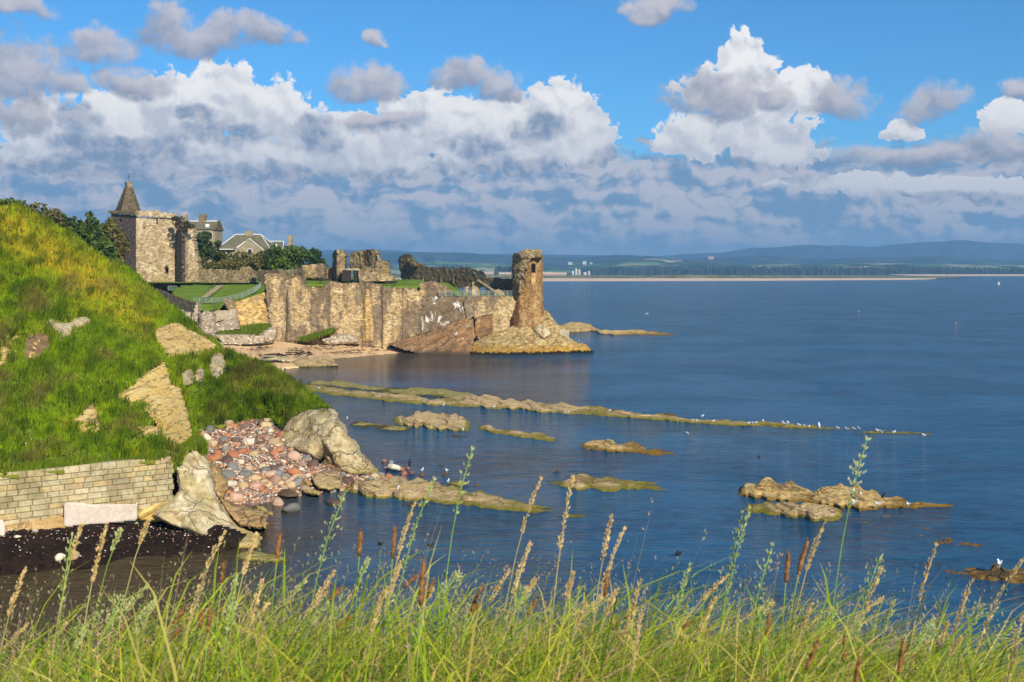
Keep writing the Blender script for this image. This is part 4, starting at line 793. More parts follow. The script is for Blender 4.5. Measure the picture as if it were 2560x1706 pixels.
# ------------------------------------------------------------------ masonry wall of real blocks
A0 = np.array([-26.0-9.5, 69.0-2.2]); A1 = np.array([(430-CX)/F*75.4, 75.4]); L = np.linalg.norm(A1-A0); du = (A1-A0)/L; dn = np.array([du[1], -du[0]])
mb = MB(); zt = 5.28; zz = zt; rr = np.random.default_rng(3); ci = 0
pal = np.array([(.47,.41,.25), (.54,.48,.32), (.42,.37,.24), (.56,.42,.20), (.50,.46,.34), (.40,.38,.22), (.46,.34,.22), (.58,.52,.38)])
V = []; Q = []; colr = []; k = 0
while zz > 1.0:
    h = .34+.07*rr.random() if ci else .46; s = -rr.random(); face = .02*ci
    while s < L:
        l = .55+.75*rr.random(); s1 = min(s+l, L+.06*(ci % 3)); c = (pal[rr.integers(len(pal))]*.5+np.array((.46,.38,.20))*.5)*(.84+.24*rr.random()); o_ = .03*rr.random()
        if rr.random() < .0: c = np.array((.55, .33, .12))
        b_ = .018
        f = [(s+b_*.4, zz-h+b_*.4), (s1-b_*.4, zz-h+b_*.4), (s1-b_*.4, zz-b_*.4), (s+b_*.4, zz-b_*.4)]
        fi = [(s+.045, zz-h+.045), (s1-.045, zz-h+.045), (s1-.045, zz-.045), (s+.045, zz-.045)]
        for (a, z) in f: V.append((*(A0+du*a+dn*(face-.55)), z))
        for (a, z) in f: V.append((*(A0+du*a+dn*face), z))
        for (a, z) in fi: V.append((*(A0+du*a+dn*(face+.045+o_)), z+(rr.random()-.5)*.01))
        for r_ in (0, 4):
            Q += [(k+r_+j, k+r_+(j+1) % 4, k+r_+4+(j+1) % 4, k+r_+4+j) for j in range(4)]
        Q.append((k+8, k+9, k+10, k+11)); colr += [c]*12; k += 12; s = s1
    zz -= h; ci += 1
rw = empty('masonry_wall', (*A0, 1.)); obj('block_courses', V, np.array(Q), MT['block'], rw, col=colr, smooth=False)
mb = MB(); c0 = (A0+A1)/2-dn*.45; mb.box((*c0, 3.05), (L-.3, .7, 4.36), rz=math.atan2(du[1], du[0])); mb.build('mortar_core', plain('mortar', (.12, .10, .06), .95), rw)
tag(rw, 'long retaining wall of coursed yellow sandstone blocks under the grassy slope', 'wall')
tag(relief('wall_top_ground', [(-160,1196),(0,1178),(90,1158),(250,1150),(424,1134),(430,1146),(250,1166),(0,1190),(-160,1222)], lambda px, py: slopeY(px, py)-.1, MT['slope'], cell=.3, amp=.2, thick=2, rag=2, smooth=True), kind='structure')
rock('wavy topped pinkish concrete block against the foot of the masonry wall', [(160,1260),(175,1257),(205,1258),(240,1262),(275,1262),(310,1260),(345,1259),(345,1300),(300,1306),(162,1318)], [(160,1260,70.6),(345,1259,73.2),(345,1300,73.2),(162,1318,70.6)], 'concrete', name='concrete_block', cat='concrete block', cell=.1, bulge=.05, R_=4, amp=.02, rag=.4, thick=.9, strata=None, jit=.02)
rock('end of a pinkish concrete slab at the left edge of view', [(-60,1300),(5,1302),(14,1308),(14,1342),(-60,1350)], [(-60,1300,68),(14,1300,68.5),(14,1342,68.3)], 'concrete', name='concrete_slab', cat='concrete slab', cell=.12, bulge=.05, R_=4, amp=.02, rag=.4, thick=.9)
rock('irregular rubble footing beneath the coursed masonry wall', [(-60,1320),(14,1312),(90,1300),(162,1288),(165,1320),(100,1335),(20,1345),(-60,1350)], [(-60,1320,68.2),(165,1290,70.9),(165,1320,70.6),(-60,1350,67.5)], 'orange_rock', cell=.15, bulge=.2, amp=.25, R_=6)
rock('small orange bedrock toe between the concrete block and the pale rock', [(345,1285),(360,1270),(395,1256),(425,1250),(440,1262),(430,1285),(410,1300),(350,1300)], [(345,1285,73.5),(440,1255,75),(410,1300,73.3)], 'face2', cell=.14, bulge=.3, amp=.2, R_=6)
# seaweed beach
weedY = rbf([(-100,1345,Yz(1345,1.55)),(0,1340,Yz(1340,1.5)),(162,1314,Yz(1314,1.5)),(345,1298,Yz(1298,1.15)),(430,1300,Yz(1300,1.)),(520,1335,Yz(1335,.7)),(590,1362,Yz(1362,.3)),(600,1375,Yz(1375,-.15)),(420,1396,Yz(1396,-.1)),(300,1405,Yz(1405,-.1)),(120,1428,Yz(1428,-.1)),(0,1445,Yz(1445,-.1)),(-100,1455,Yz(1455,-.1)),(200,1355,Yz(1355,1.1)),(80,1380,Yz(1380,.9))])
tag(relief('seaweed_beach', [(-160,1330),(0,1322),(162,1300),(345,1285),(430,1290),(520,1325),(600,1355),(612,1378),(520,1395),(420,1405),(300,1413),(200,1425),(120,1437),(0,1455),(-160,1470)], lambda px, py: weedY(px, py)-.5*np.abs(fb(px/30., py/18., 0, 12, 3)), MT['weed'], cell=.14, amp=.14, sc=.35, thick=2, smooth=False, rag=3), kind='structure')
rock('big pale rock buttress at the end of the masonry wall with green stains', [(437,1184),(430,1160),(440,1145),(456,1133),(470,1124),(483,1118),(500,1120),(507,1130),(516,1145),(527,1166),(533,1200),(541,1235),(552,1258),(568,1279),(585,1300),(602,1316),(630,1328),(652,1336),(654,1356),(640,1372),(600,1374),(560,1362),(507,1345),(460,1325),(422,1312),(395,1300),(375,1290),(400,1268),(430,1248),(448,1224)],
     [(483,1118,79.5),(437,1160,77),(516,1145,79.3),(440,1220,75.2),(535,1210,77.5),(422,1312,72.5),(500,1240,75.3),(500,1290,73.3),(602,1316,74.5),(654,1345,72),(600,1374,70.5),(507,1340,71.8)], 'pale_layer', cell=.13, bulge=1.2, amp=.45, R_=14, strata=(.34, 1.4, .5), smooth=True, ray=True, thick=5, bill=.5, bsc=3.)
tag(relief('green_turf_cap', [(433,1134),(455,1120),(486,1096),(508,1100),(516,1118),(506,1130),(484,1122),(458,1136),(442,1168),(432,1172)], rbf([(433,1134,77),(486,1096,84),(516,1118,83),(484,1122,79.5),(442,1168,76.5)]), MT['slope'], cell=.2, amp=.3, thick=2, smooth=True, rag=3), kind='structure')
rock('tan layered ledge running down behind the pale buttress', [(529,1147),(548,1160),(554,1187),(570,1205),(568,1224),(560,1245),(580,1260),(618,1268),(650,1276),(669,1289),(667,1322),(640,1322),(600,1314),(565,1278),(538,1232),(527,1180)], [(529,1147,82),(554,1187,81),(568,1224,79.5),(618,1268,77.5),(669,1300,74),(640,1320,73),(565,1278,76.5),(535,1200,79)], 'orange_rock', cell=.15, bulge=.8, amp=.3, R_=10, smooth=False, ray=True, bill=.3)
rock('thin green tipped rock blade pointing at the water behind the tan ledge', [(640,1262),(655,1266),(686,1284),(680,1292),(660,1284),(640,1276)], [(640,1262,78.8),(686,1288,77.8)], 'reef_green', cell=.12, bulge=.3, amp=.15, R_=5, thick=1.5)
# boulder mass at the end of the spur
rock('huge pale weathered boulder outcrop ending the grassy spur', [(699,1099),(712,1065),(730,1046),(752,1032),(771,1025),(795,1023),(817,1021),(833,1022),(843,1032),(849,1052),(862,1062),(867,1074),(868,1090),(885,1098),(896,1112),(900,1128),(917,1142),(930,1160),(946,1174),(942,1186),(905,1190),(871,1191),(846,1178),(828,1164),(810,1150),(792,1160),(775,1142),(761,1138),(735,1128),(711,1121)],
     [(699,1110,101),(730,1046,103.5),(817,1021,102),(849,1052,100),(896,1112,98.5),(946,1174,97.5),(871,1190,94.5),(792,1155,97.5),(760,1090,99.5),(711,1121,99),(830,1110,96.5),(830,1150,97)], 'white_rock', cell=.12, bulge=1.6, amp=.6, sc=1.5, R_=18, smooth=True, ray=True, thick=4, bill=.8, bsc=3.)
rock('flat white slab boulder under the overhang of the pale outcrop', [(684,1156),(700,1144),(730,1140),(752,1140),(775,1148),(789,1160),(784,1176),(788,1190),(765,1184),(740,1174),(712,1172),(692,1168)], [(684,1156,94.5),(750,1140,97),(788,1188,92.5),(712,1172,93)], 'white_rock', cell=.15, bulge=.9, amp=.3, R_=9, thick=2.5)
rock('dark wet boulder in the shade under the pale outcrop', [(800,1160),(812,1150),(832,1160),(850,1172),(856,1186),(825,1186),(808,1178)], [(800,1160,96.4),(856,1180,95.4),(825,1186,95)], 'brown_rock', cell=.15, bulge=.5, amp=.3, R_=7, thick=2)
rock('rounded yellowish boulder at the water edge below the white slab', [(778,1196),(790,1184),(812,1178),(835,1178),(853,1190),(858,1206),(850,1222),(825,1226),(798,1222),(784,1212)], [(778,1200,90),(820,1178,92.5),(858,1206,90.5),(820,1226,88)], 'reef', cell=.15, bulge=.9, amp=.3, R_=10, thick=2)
rock('square tan boulder beside the rounded yellowish boulder', [(744,1204),(757,1195),(773,1200),(780,1212),(768,1222),(748,1218)], [(744,1204,90),(780,1216,88.5)], 'orange_rock', cell=.12, bulge=.5, amp=.1, R_=6, thick=1.2)
rock('brown sloping slab boulder at the waterline of the pebble beach', [(690,1230),(705,1222),(722,1220),(740,1230),(748,1240),(720,1244),(696,1240)], [(690,1232,87.5),(722,1220,88.5),(748,1242,86)], 'brown_rock', cell=.12, bulge=.5, amp=.1, R_=6, thick=1.2)
rock('long cream slab at the waterline under the square tan boulder', [(757,1226),(775,1224),(798,1230),(797,1238),(775,1238),(759,1234)], [(757,1228,87.6),(798,1236,86.6)], 'white_rock', cell=.12, bulge=.3, amp=.1, R_=4, thick=1.2)
# ------------------------------------------------------------------ pebble beach
peb_poly = [(475,1068),(520,1058),(575,1052),(655,1046),(700,1050),(715,1085),(735,1120),(770,1140),(800,1160),(860,1186),(905,1190),(945,1180),(960,1192),(950,1212),(900,1222),(850,1232),(790,1244),(740,1250),(690,1262),(640,1275),(590,1280),(560,1270),(545,1230),(528,1180),(505,1120)]
pebY = rbf([(475,1068,Yz(1068,3.1)),(575,1055,Yz(1055,3.0)),(700,1052,Yz(1052,2.9)),(540,1180,Yz(1180,1.8)),(600,1120,Yz(1120,2.3)),(700,1130,Yz(1130,2.)),(860,1188,Yz(1188,.5)),(790,1175,Yz(1175,1.)),(945,1185,Yz(1185,.15)),(955,1205,Yz(1205,-.15)),(900,1218,Yz(1218,-.1)),(790,1240,Yz(1240,-.1)),(700,1250,Yz(1250,-.08)),(590,1275,Yz(1275,.0)),(700,1200,Yz(1200,.9)),(620,1230,Yz(1230,.7))])
tag(relief('pebble_beach', peb_poly, lambda px, py: pebY(px, py), MT['shingle_bed'], cell=.3, amp=.15, sc=.5, thick=2, smooth=True), kind='structure')
def ico(sub=1):
    t = (1+5**.5)/2; V = [(-1,t,0),(1,t,0),(-1,-t,0),(1,-t,0),(0,-1,t),(0,1,t),(0,-1,-t),(0,1,-t),(t,0,-1),(t,0,1),(-t,0,-1),(-t,0,1)]
    Fc = [(0,11,5),(0,5,1),(0,1,7),(0,7,10),(0,10,11),(1,5,9),(5,11,4),(11,10,2),(10,7,6),(7,1,8),(3,9,4),(3,4,2),(3,2,6),(3,6,8),(3,8,9),(4,9,5),(2,4,11),(6,2,10),(8,6,7),(9,8,1)]
    V = [np.array(v)/np.linalg.norm(v) for v in V]
    for _ in range(sub):
        c = {}; nf = []
        def mid(a, b):
            k_ = (min(a, b), max(a, b))
            if k_ not in c: v = V[a]+V[b]; V.append(v/np.linalg.norm(v)); c[k_] = len(V)-1
            return c[k_]
        for a, b, d in Fc: ab, bd, da = mid(a, b), mid(b, d), mid(d, a); nf += [(a, ab, da), (b, bd, ab), (d, da, bd), (ab, bd, da)]
        Fc = nf
    return np.array(V), np.array(Fc)
IV, IF = ico(2); IV1, IF1 = ico(1)
pebcols = {'orange red': (.44,.18,.09), 'salmon pink': (.50,.33,.24), 'grey': (.22,.22,.21), 'tan': (.50,.38,.22), 'cream': (.62,.56,.44), 'dark brown': (.14,.09,.075)}
protos = {}
for cn, cc in pebcols.items():
    m, g, b = M('stone_'+cn.replace(' ', '_'), .85, .25); oi = g.n('ShaderNodeObjectInfo').outputs['Random']
    c = g.mix(g.noise(pos(g), 4, 5, .65), tuple(x*.65 for x in cc), tuple(min(1, x*1.25) for x in cc)); g.put(b.inputs['Base Color'], g.mix(1., c, g.mix(oi, (.7,)*3, (1.2,)*3), 'MULTIPLY')); protos[cn] = []
    for sh in range(4):
        v = IV.copy(); s_ = 3+sh*11; v *= (1+.32*fb(v[:, 0]*1.1+s_, v[:, 1]*1.1, v[:, 2]*1.1, s_, 3))[:, None]
        if sh % 2: v = np.sign(v)*np.abs(v)**.62
        v *= np.array((1, .72+.1*sh, .55+.08*(sh % 3))); protos[cn].append(mesh('stone', v, IF, m, smooth=True))
n_st = 0
def stone_at(px, py, r, cn, lab, grp, Yf=None, z=None):
    global n_st
    Y = float((Yf or pebY)(px, py)) if z is None else Yz(py, z)
    o = bpy.data.objects.new('stone', protos[cn][n_st % 4]); n_st += 1; C.objects.link(o); x, y, zz = P(px, py, Y)
    o.location = (x, y, zz+r*.22); o.scale = (r, r, r); o.rotation_euler = (rr.normal(0, .25), rr.normal(0, .25), rr.random()*6.3); tag(o, lab, 'stone', grp)
big = [(562,1100,.75,'grey','rough grey boulder on the left of the pebble beach'),(552,1112,.6,'dark brown','dark brown blocky boulder left of the pebbles'),(590,1105,.72,'dark brown','big near black square stone among red pebbles'),(567,1155,.85,'dark brown','large charcoal boulder at the left rim of the pebble beach'),
  (535,1150,.8,'cream','long cream boulder lying behind the pale buttress'),(664,1068,.95,'tan','large tan slab near the grass at the top of the pebbles'),(682,1112,1.0,'tan','big golden boulder right of centre among the pebbles'),(614,1190,.85,'grey','flat grey green stone low on the pebble beach'),(638,1195,.8,'orange red','large red oval stone low on the pebble beach'),(676,1190,.75,'salmon pink','broad pink stone below the driftwood'),
  (740,1188,.75,'tan','pale tan squared stone right of the seaweed patch'),(575,1215,.8,'cream','flat white slab stone at the lower left of the pebbles'),(660,1206,.6,'tan','mossy round stone beside a small white pebble'),(590,1248,.9,'salmon pink','large pinkish block at the lower left waterline'),(720,1210,.5,'tan','small round mossy stone in the dark weed'),(700,1124,.5,'orange red','bright red oval cobble beside the big golden boulder'),
  (560,1225,.5,'grey','grey slab leaning near the tan ledge'),(790,1175,.55,'salmon pink','pink stone tucked under the overhang'),(655,1170,.6,'tan','long yellow stone under the white driftwood')]
for q in big: stone_at(*q, None) if False else stone_at(q[0], q[1], q[2]*.62, q[3], q[4], None)
names = list(pebcols); pr = [.27, .13, .21, .18, .09, .12]; cnt = 0; tries = 0
while cnt < 265 and tries < 9000:
    tries += 1; px, py = 480+rr.random()*480, 1050+rr.random()*205
    if not bool(inside(peb_poly, np.array(px), np.array(py))): continue
    if bool(inside([(690,1140),(790,1140),(792,1190),(860,1180),(950,1170),(900,1040),(700,1040),(730,1110)], np.array(px), np.array(py))): continue
    if py > 1236 or (py > 1200 and px < 560): continue
    cn = names[rr.choice(6, p=pr)]; r_ = (.13+.42*rr.random()**3)*(1.1 if py < 1150 else 1.)
    zn = 'near the grass at the top of the pebble beach' if py < 1090 else 'against the pale buttress side of the pebble beach' if px < 560 else 'close under the big pale outcrop' if px > 690 and py < 1160 else 'low by the waterline of the pebble beach' if py > 1195 else 'in the middle of the pebble beach'
    stone_at(px, py, r_*1.05, cn, '%s %s cobble %s' % ('large' if r_ > .3 else 'small' if r_ < .17 else 'middling', cn, zn), '%s cobbles on the pebble beach' % cn); cnt += 1
# the small shingle in between, too many to count
Nn = 5200; px = 478+rng.random(Nn*3)*490; py = 1046+rng.random(Nn*3)*215; k_ = inside(peb_poly, px, py); px, py = px[k_][:Nn], py[k_][:Nn]; Y = pebY(px, py)
pc = np.array(list(pebcols.values())); ci = rng.choice(6, len(px), p=[.26,.2,.2,.14,.1,.1]); rad = .05+.10*rng.random(len(px))**2
def scatter_stones(name, ctr, rad, cols, lab):
    sc_ = np.stack([rad*(1+.4*rng.random(len(rad))), rad*(.8+.3*rng.random(len(rad))), rad*(.55+.2*rng.random(len(rad)))], -1)
    rz = rng.random(len(rad))*6.28; v = IV1[None]*sc_[:, None]; x = v[..., 0]*np.cos(rz)[:, None]-v[..., 1]*np.sin(rz)[:, None]; y = v[..., 0]*np.sin(rz)[:, None]+v[..., 1]*np.cos(rz)[:, None]
    V = np.stack([x, y, v[..., 2]], -1)+ctr[:, None]; n_ = len(IV1); Fq = (IF1[None]+np.arange(len(rad))[:, None, None]*n_).reshape(-1, 3)
    tag(obj(name, V.reshape(-1, 3), Fq, MT['pebble'], col=np.repeat(cols, n_, 0), smooth=True), lab, 'shingle', None, 'stuff')
scatter_stones('shingle', np.stack([(px-CX)/F*Y, Y, H-(py-HZ)/F*Y+.02], -1), rad, pc[ci]*(.7+.6*rng.random((len(px), 1))), 'small mixed shingle between the larger cobbles of the pebble beach')
Nn = 380; px = rng.random(Nn)*560; py = 1292+rng.random(Nn)*60-px*.03+60*(rng.random(Nn)**3); Y = weedY(px, py)-.35
scatter_stones('beach_litter', np.stack([(px-CX)/F*Y, Y, H-(py-HZ)/F*Y], -1), .02+.05*rng.random(Nn)**2, np.array([(.45,.36,.3),(.42,.2,.14),(.25,.2,.18),(.6,.56,.5)])[rng.integers(0, 4, Nn)], 'pale pebble litter strewn on the dark seaweed beach')
for q in ((87,1330,.25,'white pebble in the dark seaweed under the rubble footing, largest there'),(405,1290,.4,'cream boulder lying between the wall foot and the pale buttress'),(150,1398,.35,'flat cream slab on the seaweed near the waterline'),(45,1345,.2,'little white stone low on the seaweed left of the larger white pebble')):
    stone_at(q[0], q[1], q[2], 'cream', q[3], None, weedY)
stone_at(185, 1392, .4, 'tan', 'mossy flat stone on the seaweed beside the cream slab', None, weedY)
# driftwood
def drift(pts, lab, r_=.06):
    mb = MB(); mb.tube([P(x, y, float(pebY(x, y))-.45) for x, y in pts], r_, 6); tag(mb.build('driftwood', MT['drift'], smooth=True), lab, 'driftwood')
MT['drift'] = plain('bleached_driftwood', (.60, .54, .45), .85)
for i, q in enumerate(([(575,1172),(600,1168),(640,1170)], [(580,1180),(612,1176),(635,1181)], [(588,1166),(600,1172),(618,1184)], [(622,1134),(636,1146),(652,1166)], [(590,1140),(610,1138),(630,1146)], [(640,1142),(650,1140),(668,1150)])):
    drift(q, ('upper bleached branch in the driftwood pile', 'lower bleached branch in the driftwood pile', 'slanting bleached stick crossing the driftwood pile', 'long straight white pole leaning down the pebbles', 'thin stick above the driftwood pile', 'short bent stick right of the long white pole')[i], .05+.02*(i == 3))
# stones in the water off the outcrop
wz = [(960,1150,.3,'orange red'),(985,1165,.45,'dark brown'),(1000,1172,.5,'orange red'),(968,1170,.4,'salmon pink'),(950,1186,.5,'grey'),(972,1192,.55,'orange red'),(1010,1182,.35,'orange red'),(925,1196,.5,'grey'),(905,1204,.45,'orange red'),(945,1200,.4,'cream'),(880,1212,.5,'orange red'),(922,1212,.35,'salmon pink'),(1030,1180,.4,'dark brown'),(978,1154,.35,'grey'),(1008,1192,.3,'orange red'),(1020,1168,.3,'orange red'),(860,1206,.4,'salmon pink'),(893,1216,.3,'grey')]
for q in wz: stone_at(q[0], q[1]+4, q[2]*.75, q[3], '%s stone awash in the shallows off the pale outcrop' % q[3], '%s stones off the outcrop' % q[3], z=.02)
stone_at(985, 1172, .5, 'cream', 'flat cream slab lying on the stones off the pale outcrop', None, z=.25)
stone_at(730, 1276, .75, 'grey', 'single dark grey stone standing in the near water of the cove', None, z=.05)
stone_at(834, 1262, .5, 'dark brown', 'small black stone awash right of the dark grey stone', None, z=.03)
stone_at(695, 1262, .5, 'salmon pink', 'flat pink slab just out of the near water of the cove', None, z=.0)
# ------------------------------------------------------------------ reefs in the bay
def reef(lab, st, mat='reef', n=None, seed=0, amp=.30):
    a = np.array(st, float); x0, x1 = a[0, 0], a[-1, 0]; Ym = Yz(a[:, 2].mean()); n = int((x1-x0)/F*Ym/.28)+2; px = np.linspace(x0, x1, n)
    pt, pb, h = (np.interp(px, a[:, 0], a[:, k_]) for k_ in (1, 2, 3)); pb = pb+fb(px/16., 0*px, 0, seed+60, 4)*(pb-pt)*.25; pt = pt-fb(px/30., 0*px, 3, seed+61, 4)*(pb-pt)*.25; h = .7*h*(1+.35*fb(px/45., 0*px, 6, seed+62, 3))
    Yf = (H)*F/(pb-HZ); Yc = (H-h)*F/(pt-HZ); D = np.maximum(2*(Yc-Yf), 1.0+h*1.5); m_ = 25; V = []
    for j in range(m_):
        t = -.18+1.36*j/(m_-1); y = Yf+D*t; X_ = (px-CX)/F*y
        prof = np.sqrt(np.clip(1-(2*t-1)**2, 0, 1)) if 0 < t < 1 else np.zeros(n)
        e = np.minimum(1, np.minimum(px-x0, x1-px)/(26.)+.0)
        z = h*(prof**.8*1.25-.18)*np.clip(e, 0, 1)**.5+np.maximum(amp*h, .10)*1.35*fb(X_/4.2, y/1.3, 0, seed, 6, .62)*(.35+prof)-.10-(0 if 0 < t < 1 else .5)
        sp = np.round(z/.16)*.16; z = z*.6+sp*.4+.07*fb(X_*1.6, y*2.2, 0, seed+2, 3)
        V.append(np.c_[X_+.2*fb(X_/.8, y/.8, 3, seed+7, 3), y, z])
    V = np.concatenate(V); Q = [(j*n+i, j*n+i+1, (j+1)*n+i+1, (j+1)*n+i) for j in range(m_-1) for i in range(n-1)]
    return tag(obj('reef_rock', V, np.array(Q), MT[mat], smooth=False), lab, 'rock')
reef('long main reef ridge running from the grassy spur far out into the bay', [(752,962,975,.3),(820,972,989,.4),(900,982,996,.4),(1000,990,1008,.45),(1070,1000,1013,.45),(1150,998,1018,.5),(1210,996,1020,.8),(1280,1004,1024,.7),(1400,1014,1036,.5),(1500,1026,1041,.4),(1600,1035,1047,.4),(1666,1040,1053,.4),(1750,1051,1060,.3),(1834,1054,1066,.3),(1900,1057,1068,.3),(2026,1066,1075,.25),(2120,1074,1082,.12),(2240,1080,1090,.1),(2330,1086,1094,.06)], 'reef', seed=1)
reef('mossy upper band of reef behind the long main reef', [(761,955,963,.3),(800,954,966,.4),(860,958,970,.4),(920,967,978,.3),(960,973,983,.2),(1000,976,990,.25),(1050,976,992,.4),(1110,980,996,.4),(1180,988,998,.3),(1215,992,1000,.15)], 'reef_green', seed=2)
reef('dark low rock strip behind the middle of the long main reef', [(1280,1000,1006,.1),(1340,1004,1012,.12),(1460,1016,1022,.1),(1560,1028,1034,.08)], 'reef_brown', seed=3)
reef('small dark hump on the far side of the long main reef', [(1650,1030,1040,.25),(1675,1032,1042,.35),(1700,1038,1044,.2)], 'reef_brown', seed=31)
reef('domed pale rock in the middle of the bay, tallest near the outcrop', [(978,1050,1058,.15),(1000,1044,1064,.5),(1040,1040,1070,1.0),(1090,1038,1075,1.1),(1140,1044,1077,.8),(1178,1064,1079,.3)], 'reef', seed=4, amp=.2)
reef('low mossy shelf left of the domed pale rock', [(862,1062,1068,.12),(900,1058,1072,.2),(960,1064,1078,.25),(1010,1066,1078,.3),(1036,1072,1080,.12)], 'reef_green', seed=5)
reef('thin weedy sliver below the domed pale rock', [(1110,1088,1094,.06),(1150,1090,1098,.1),(1205,1096,1102,.05)], 'reef_green', seed=6)
reef('knobbly low rock strip right of the domed pale rock', [(1190,1066,1074,.2),(1220,1062,1079,.5),(1240,1073,1084,.3),(1290,1078,1094,.35),(1340,1086,1100,.35),(1380,1094,1105,.25),(1400,1100,1107,.1)], 'reef', seed=7)
reef('golden backed rock with a long tail in the open bay', [(1448,1112,1120,.15),(1470,1106,1126,.6),(1520,1107,1130,.65),(1580,1113,1134,.5),(1620,1124,1138,.3),(1680,1132,1141,.15),(1705,1138,1143,.05)], 'reef_orange', seed=8)
reef('flat rock with two pale humps and a dark weedy tail', [(1358,1203,1209,.08),(1400,1204,1218,.2),(1440,1196,1224,.7),(1480,1198,1226,.55),(1520,1200,1232,.6),(1560,1204,1226,.3),(1600,1206,1226,.3),(1640,1210,1226,.25),(1663,1216,1226,.1)], 'reef', seed=9, amp=.25)
reef('high golden rock back left of the gulls on the double rock', [(1836,1226,1234,.2),(1860,1215,1245,.7),(1910,1210,1252,1.),(1960,1215,1256,.8),(2010,1228,1258,.5),(2040,1238,1260,.3)], 'reef_orange', seed=10, amp=.16)
reef('broad golden rock with gulls and a long tail to the open sea', [(2010,1238,1262,.4),(2060,1226,1266,.8),(2100,1224,1272,1.),(2150,1232,1278,.8),(2200,1244,1274,.4),(2260,1255,1274,.3),(2330,1260,1270,.2),(2400,1266,1274,.08)], 'reef_orange', seed=11, amp=.18)
reef('front golden rock lobe nearest the grass at the double rock', [(1856,1270,1282,.2),(1890,1264,1284,.35),(1950,1262,1290,.5),(2010,1256,1298,.9),(2060,1266,1304,.7),(2110,1280,1308,.3)], 'reef', seed=12, amp=.2)
reef('brown awash ledge trailing from the double rock', [(2110,1286,1294,.03),(2200,1284,1296,.05),(2260,1286,1294,.03)], 'reef_brown', seed=13)
reef('second brown awash ledge beyond the double rock', [(2130,1302,1310,.02),(2230,1308,1320,.04),(2330,1318,1326,.02)], 'reef_brown', seed=14)
reef('narrow brown submerged ledge near the right edge', [(2282,1342,1352,.15),(2330,1346,1358,.12),(2420,1356,1372,.08),(2480,1372,1386,.08),(2520,1384,1392,.02)], 'reef_brown', seed=15)
reef('wet brown reef in the lower right with one gull on it', [(2205,1402,1410,.03),(2300,1408,1420,.06),(2380,1420,1436,.12),(2440,1422,1450,.3),(2500,1422,1458,.4),(2570,1436,1464,.4),(2650,1450,1474,.3)], 'reef_brown', seed=16)
reef('long near reef finger with yellow green weed pointing out from the outcrop', [(860,1208,1228,.35),(890,1202,1238,.8),(950,1204,1246,.9),(1010,1205,1254,1.),(1060,1214,1258,.7),(1100,1226,1262,.5),(1180,1234,1268,.5),(1240,1246,1276,.4),(1300,1262,1284,.25),(1380,1276,1292,.12),(1480,1290,1298,.03)], 'reef', seed=17)
reef('small weedy strip just below the near reef finger', [(1000,1258,1264,.1),(1030,1255,1267,.18),(1082,1262,1270,.08)], 'reef_green', seed=18)
reef('mossy flat rock by the near reef finger with a dark boulder', [(1100,1222,1236,.2),(1130,1218,1240,.3),(1155,1226,1244,.12)], 'reef_green', seed=19)
reef('green tipped low rock beside the foot of the pale buttress', [(586,1384,1400,.1),(620,1382,1408,.3),(690,1386,1412,.25),(728,1406,1416,.05)], 'reef_green', seed=20)
reef('distant yellow skerry beyond the sea tower point', [(1395,816,826,.4),(1440,814,832,.9),(1475,812,828,1.2),(1500,826,836,.6),(1540,828,838,.6),(1600,829,838,.5),(1650,833,839,.3),(1700,838,842,.1)], 'reef_orange', seed=22)
for i, (px, py, w_, h_, mt, lab) in enumerate([(1098,1165,36,.3,'reef_green','mossy round rock awash beyond the gull stones'),(1056,1186,28,.35,'reef_orange','ochre stone carrying a gull, nearest the outcrop'),(1115,1187,34,.3,'reef_brown','flat brown stone carrying a gull'),(1145,1212,50,.55,'reef_green','dark weedy boulder beside a gull in the shallows'),(1115,1213,22,.15,'reef_orange','small ochre stone left of the dark weedy boulder'),(1190,1214,18,.2,'reef_orange','small ochre stone right of the dark weedy boulder'),(1390,1184,34,.1,'reef_brown','tiny dark rock awash above the two humped rock'),(1245,1212,22,.05,'reef_green','tiny weedy rock awash in the near channel, left one'),(1272,1213,18,.05,'reef_green','tiny weedy rock awash in the near channel, right one'),(1895,1151,34,.12,'reef_brown','tiny awash rock carrying a dark cormorant'),(1090,1084,36,.1,'reef_green','tiny weedy tuft rock below the domed pale rock'),(1455,1352,14,.05,'reef_brown','tiny dark speck of rock in open water')]):
    if i == 11: continue
    reef(lab, [(px-w_/2, py-2, py+2, h_*.5), (px, py-h_*f_ if False else py-4-h_*8, py+5, h_), (px+w_/2, py-2, py+3, h_*.4)], mt, seed=40+i)
# ------------------------------------------------------------------ birds
MT['gullw'] = plain('white_feathers', (.80, .80, .80), .7, .03); MT['gullg'] = plain('grey_feathers', (.36, .38, .42), .7, .05); MT['blackf'] = plain('black_feathers', (.02, .02, .022), .5, .1); MT['beak'] = plain('yellow_beak', (.6, .35, .05), .5)
def ell(mb, c, r_, rz=0., ry=0., seg=8, ring=6):
    V = []
    for i in range(ring+1):
        for j in range(seg):
            a, b_ = math.pi*i/ring, 2*math.pi*j/seg; v = (math.cos(a)*r_[0], math.sin(a)*math.cos(b_)*r_[1], math.sin(a)*math.sin(b_)*r_[2])
            v = (v[0]*math.cos(ry)+v[2]*math.sin(ry), v[1], -v[0]*math.sin(ry)+v[2]*math.cos(ry)); V.append((v[0]+c[0], v[1]+c[1], v[2]+c[2]))
    mb.add(V, [(i*seg+j, i*seg+(j+1) % seg, (i+1)*seg+(j+1) % seg, (i+1)*seg+j) for i in range(ring) for j in range(seg)])
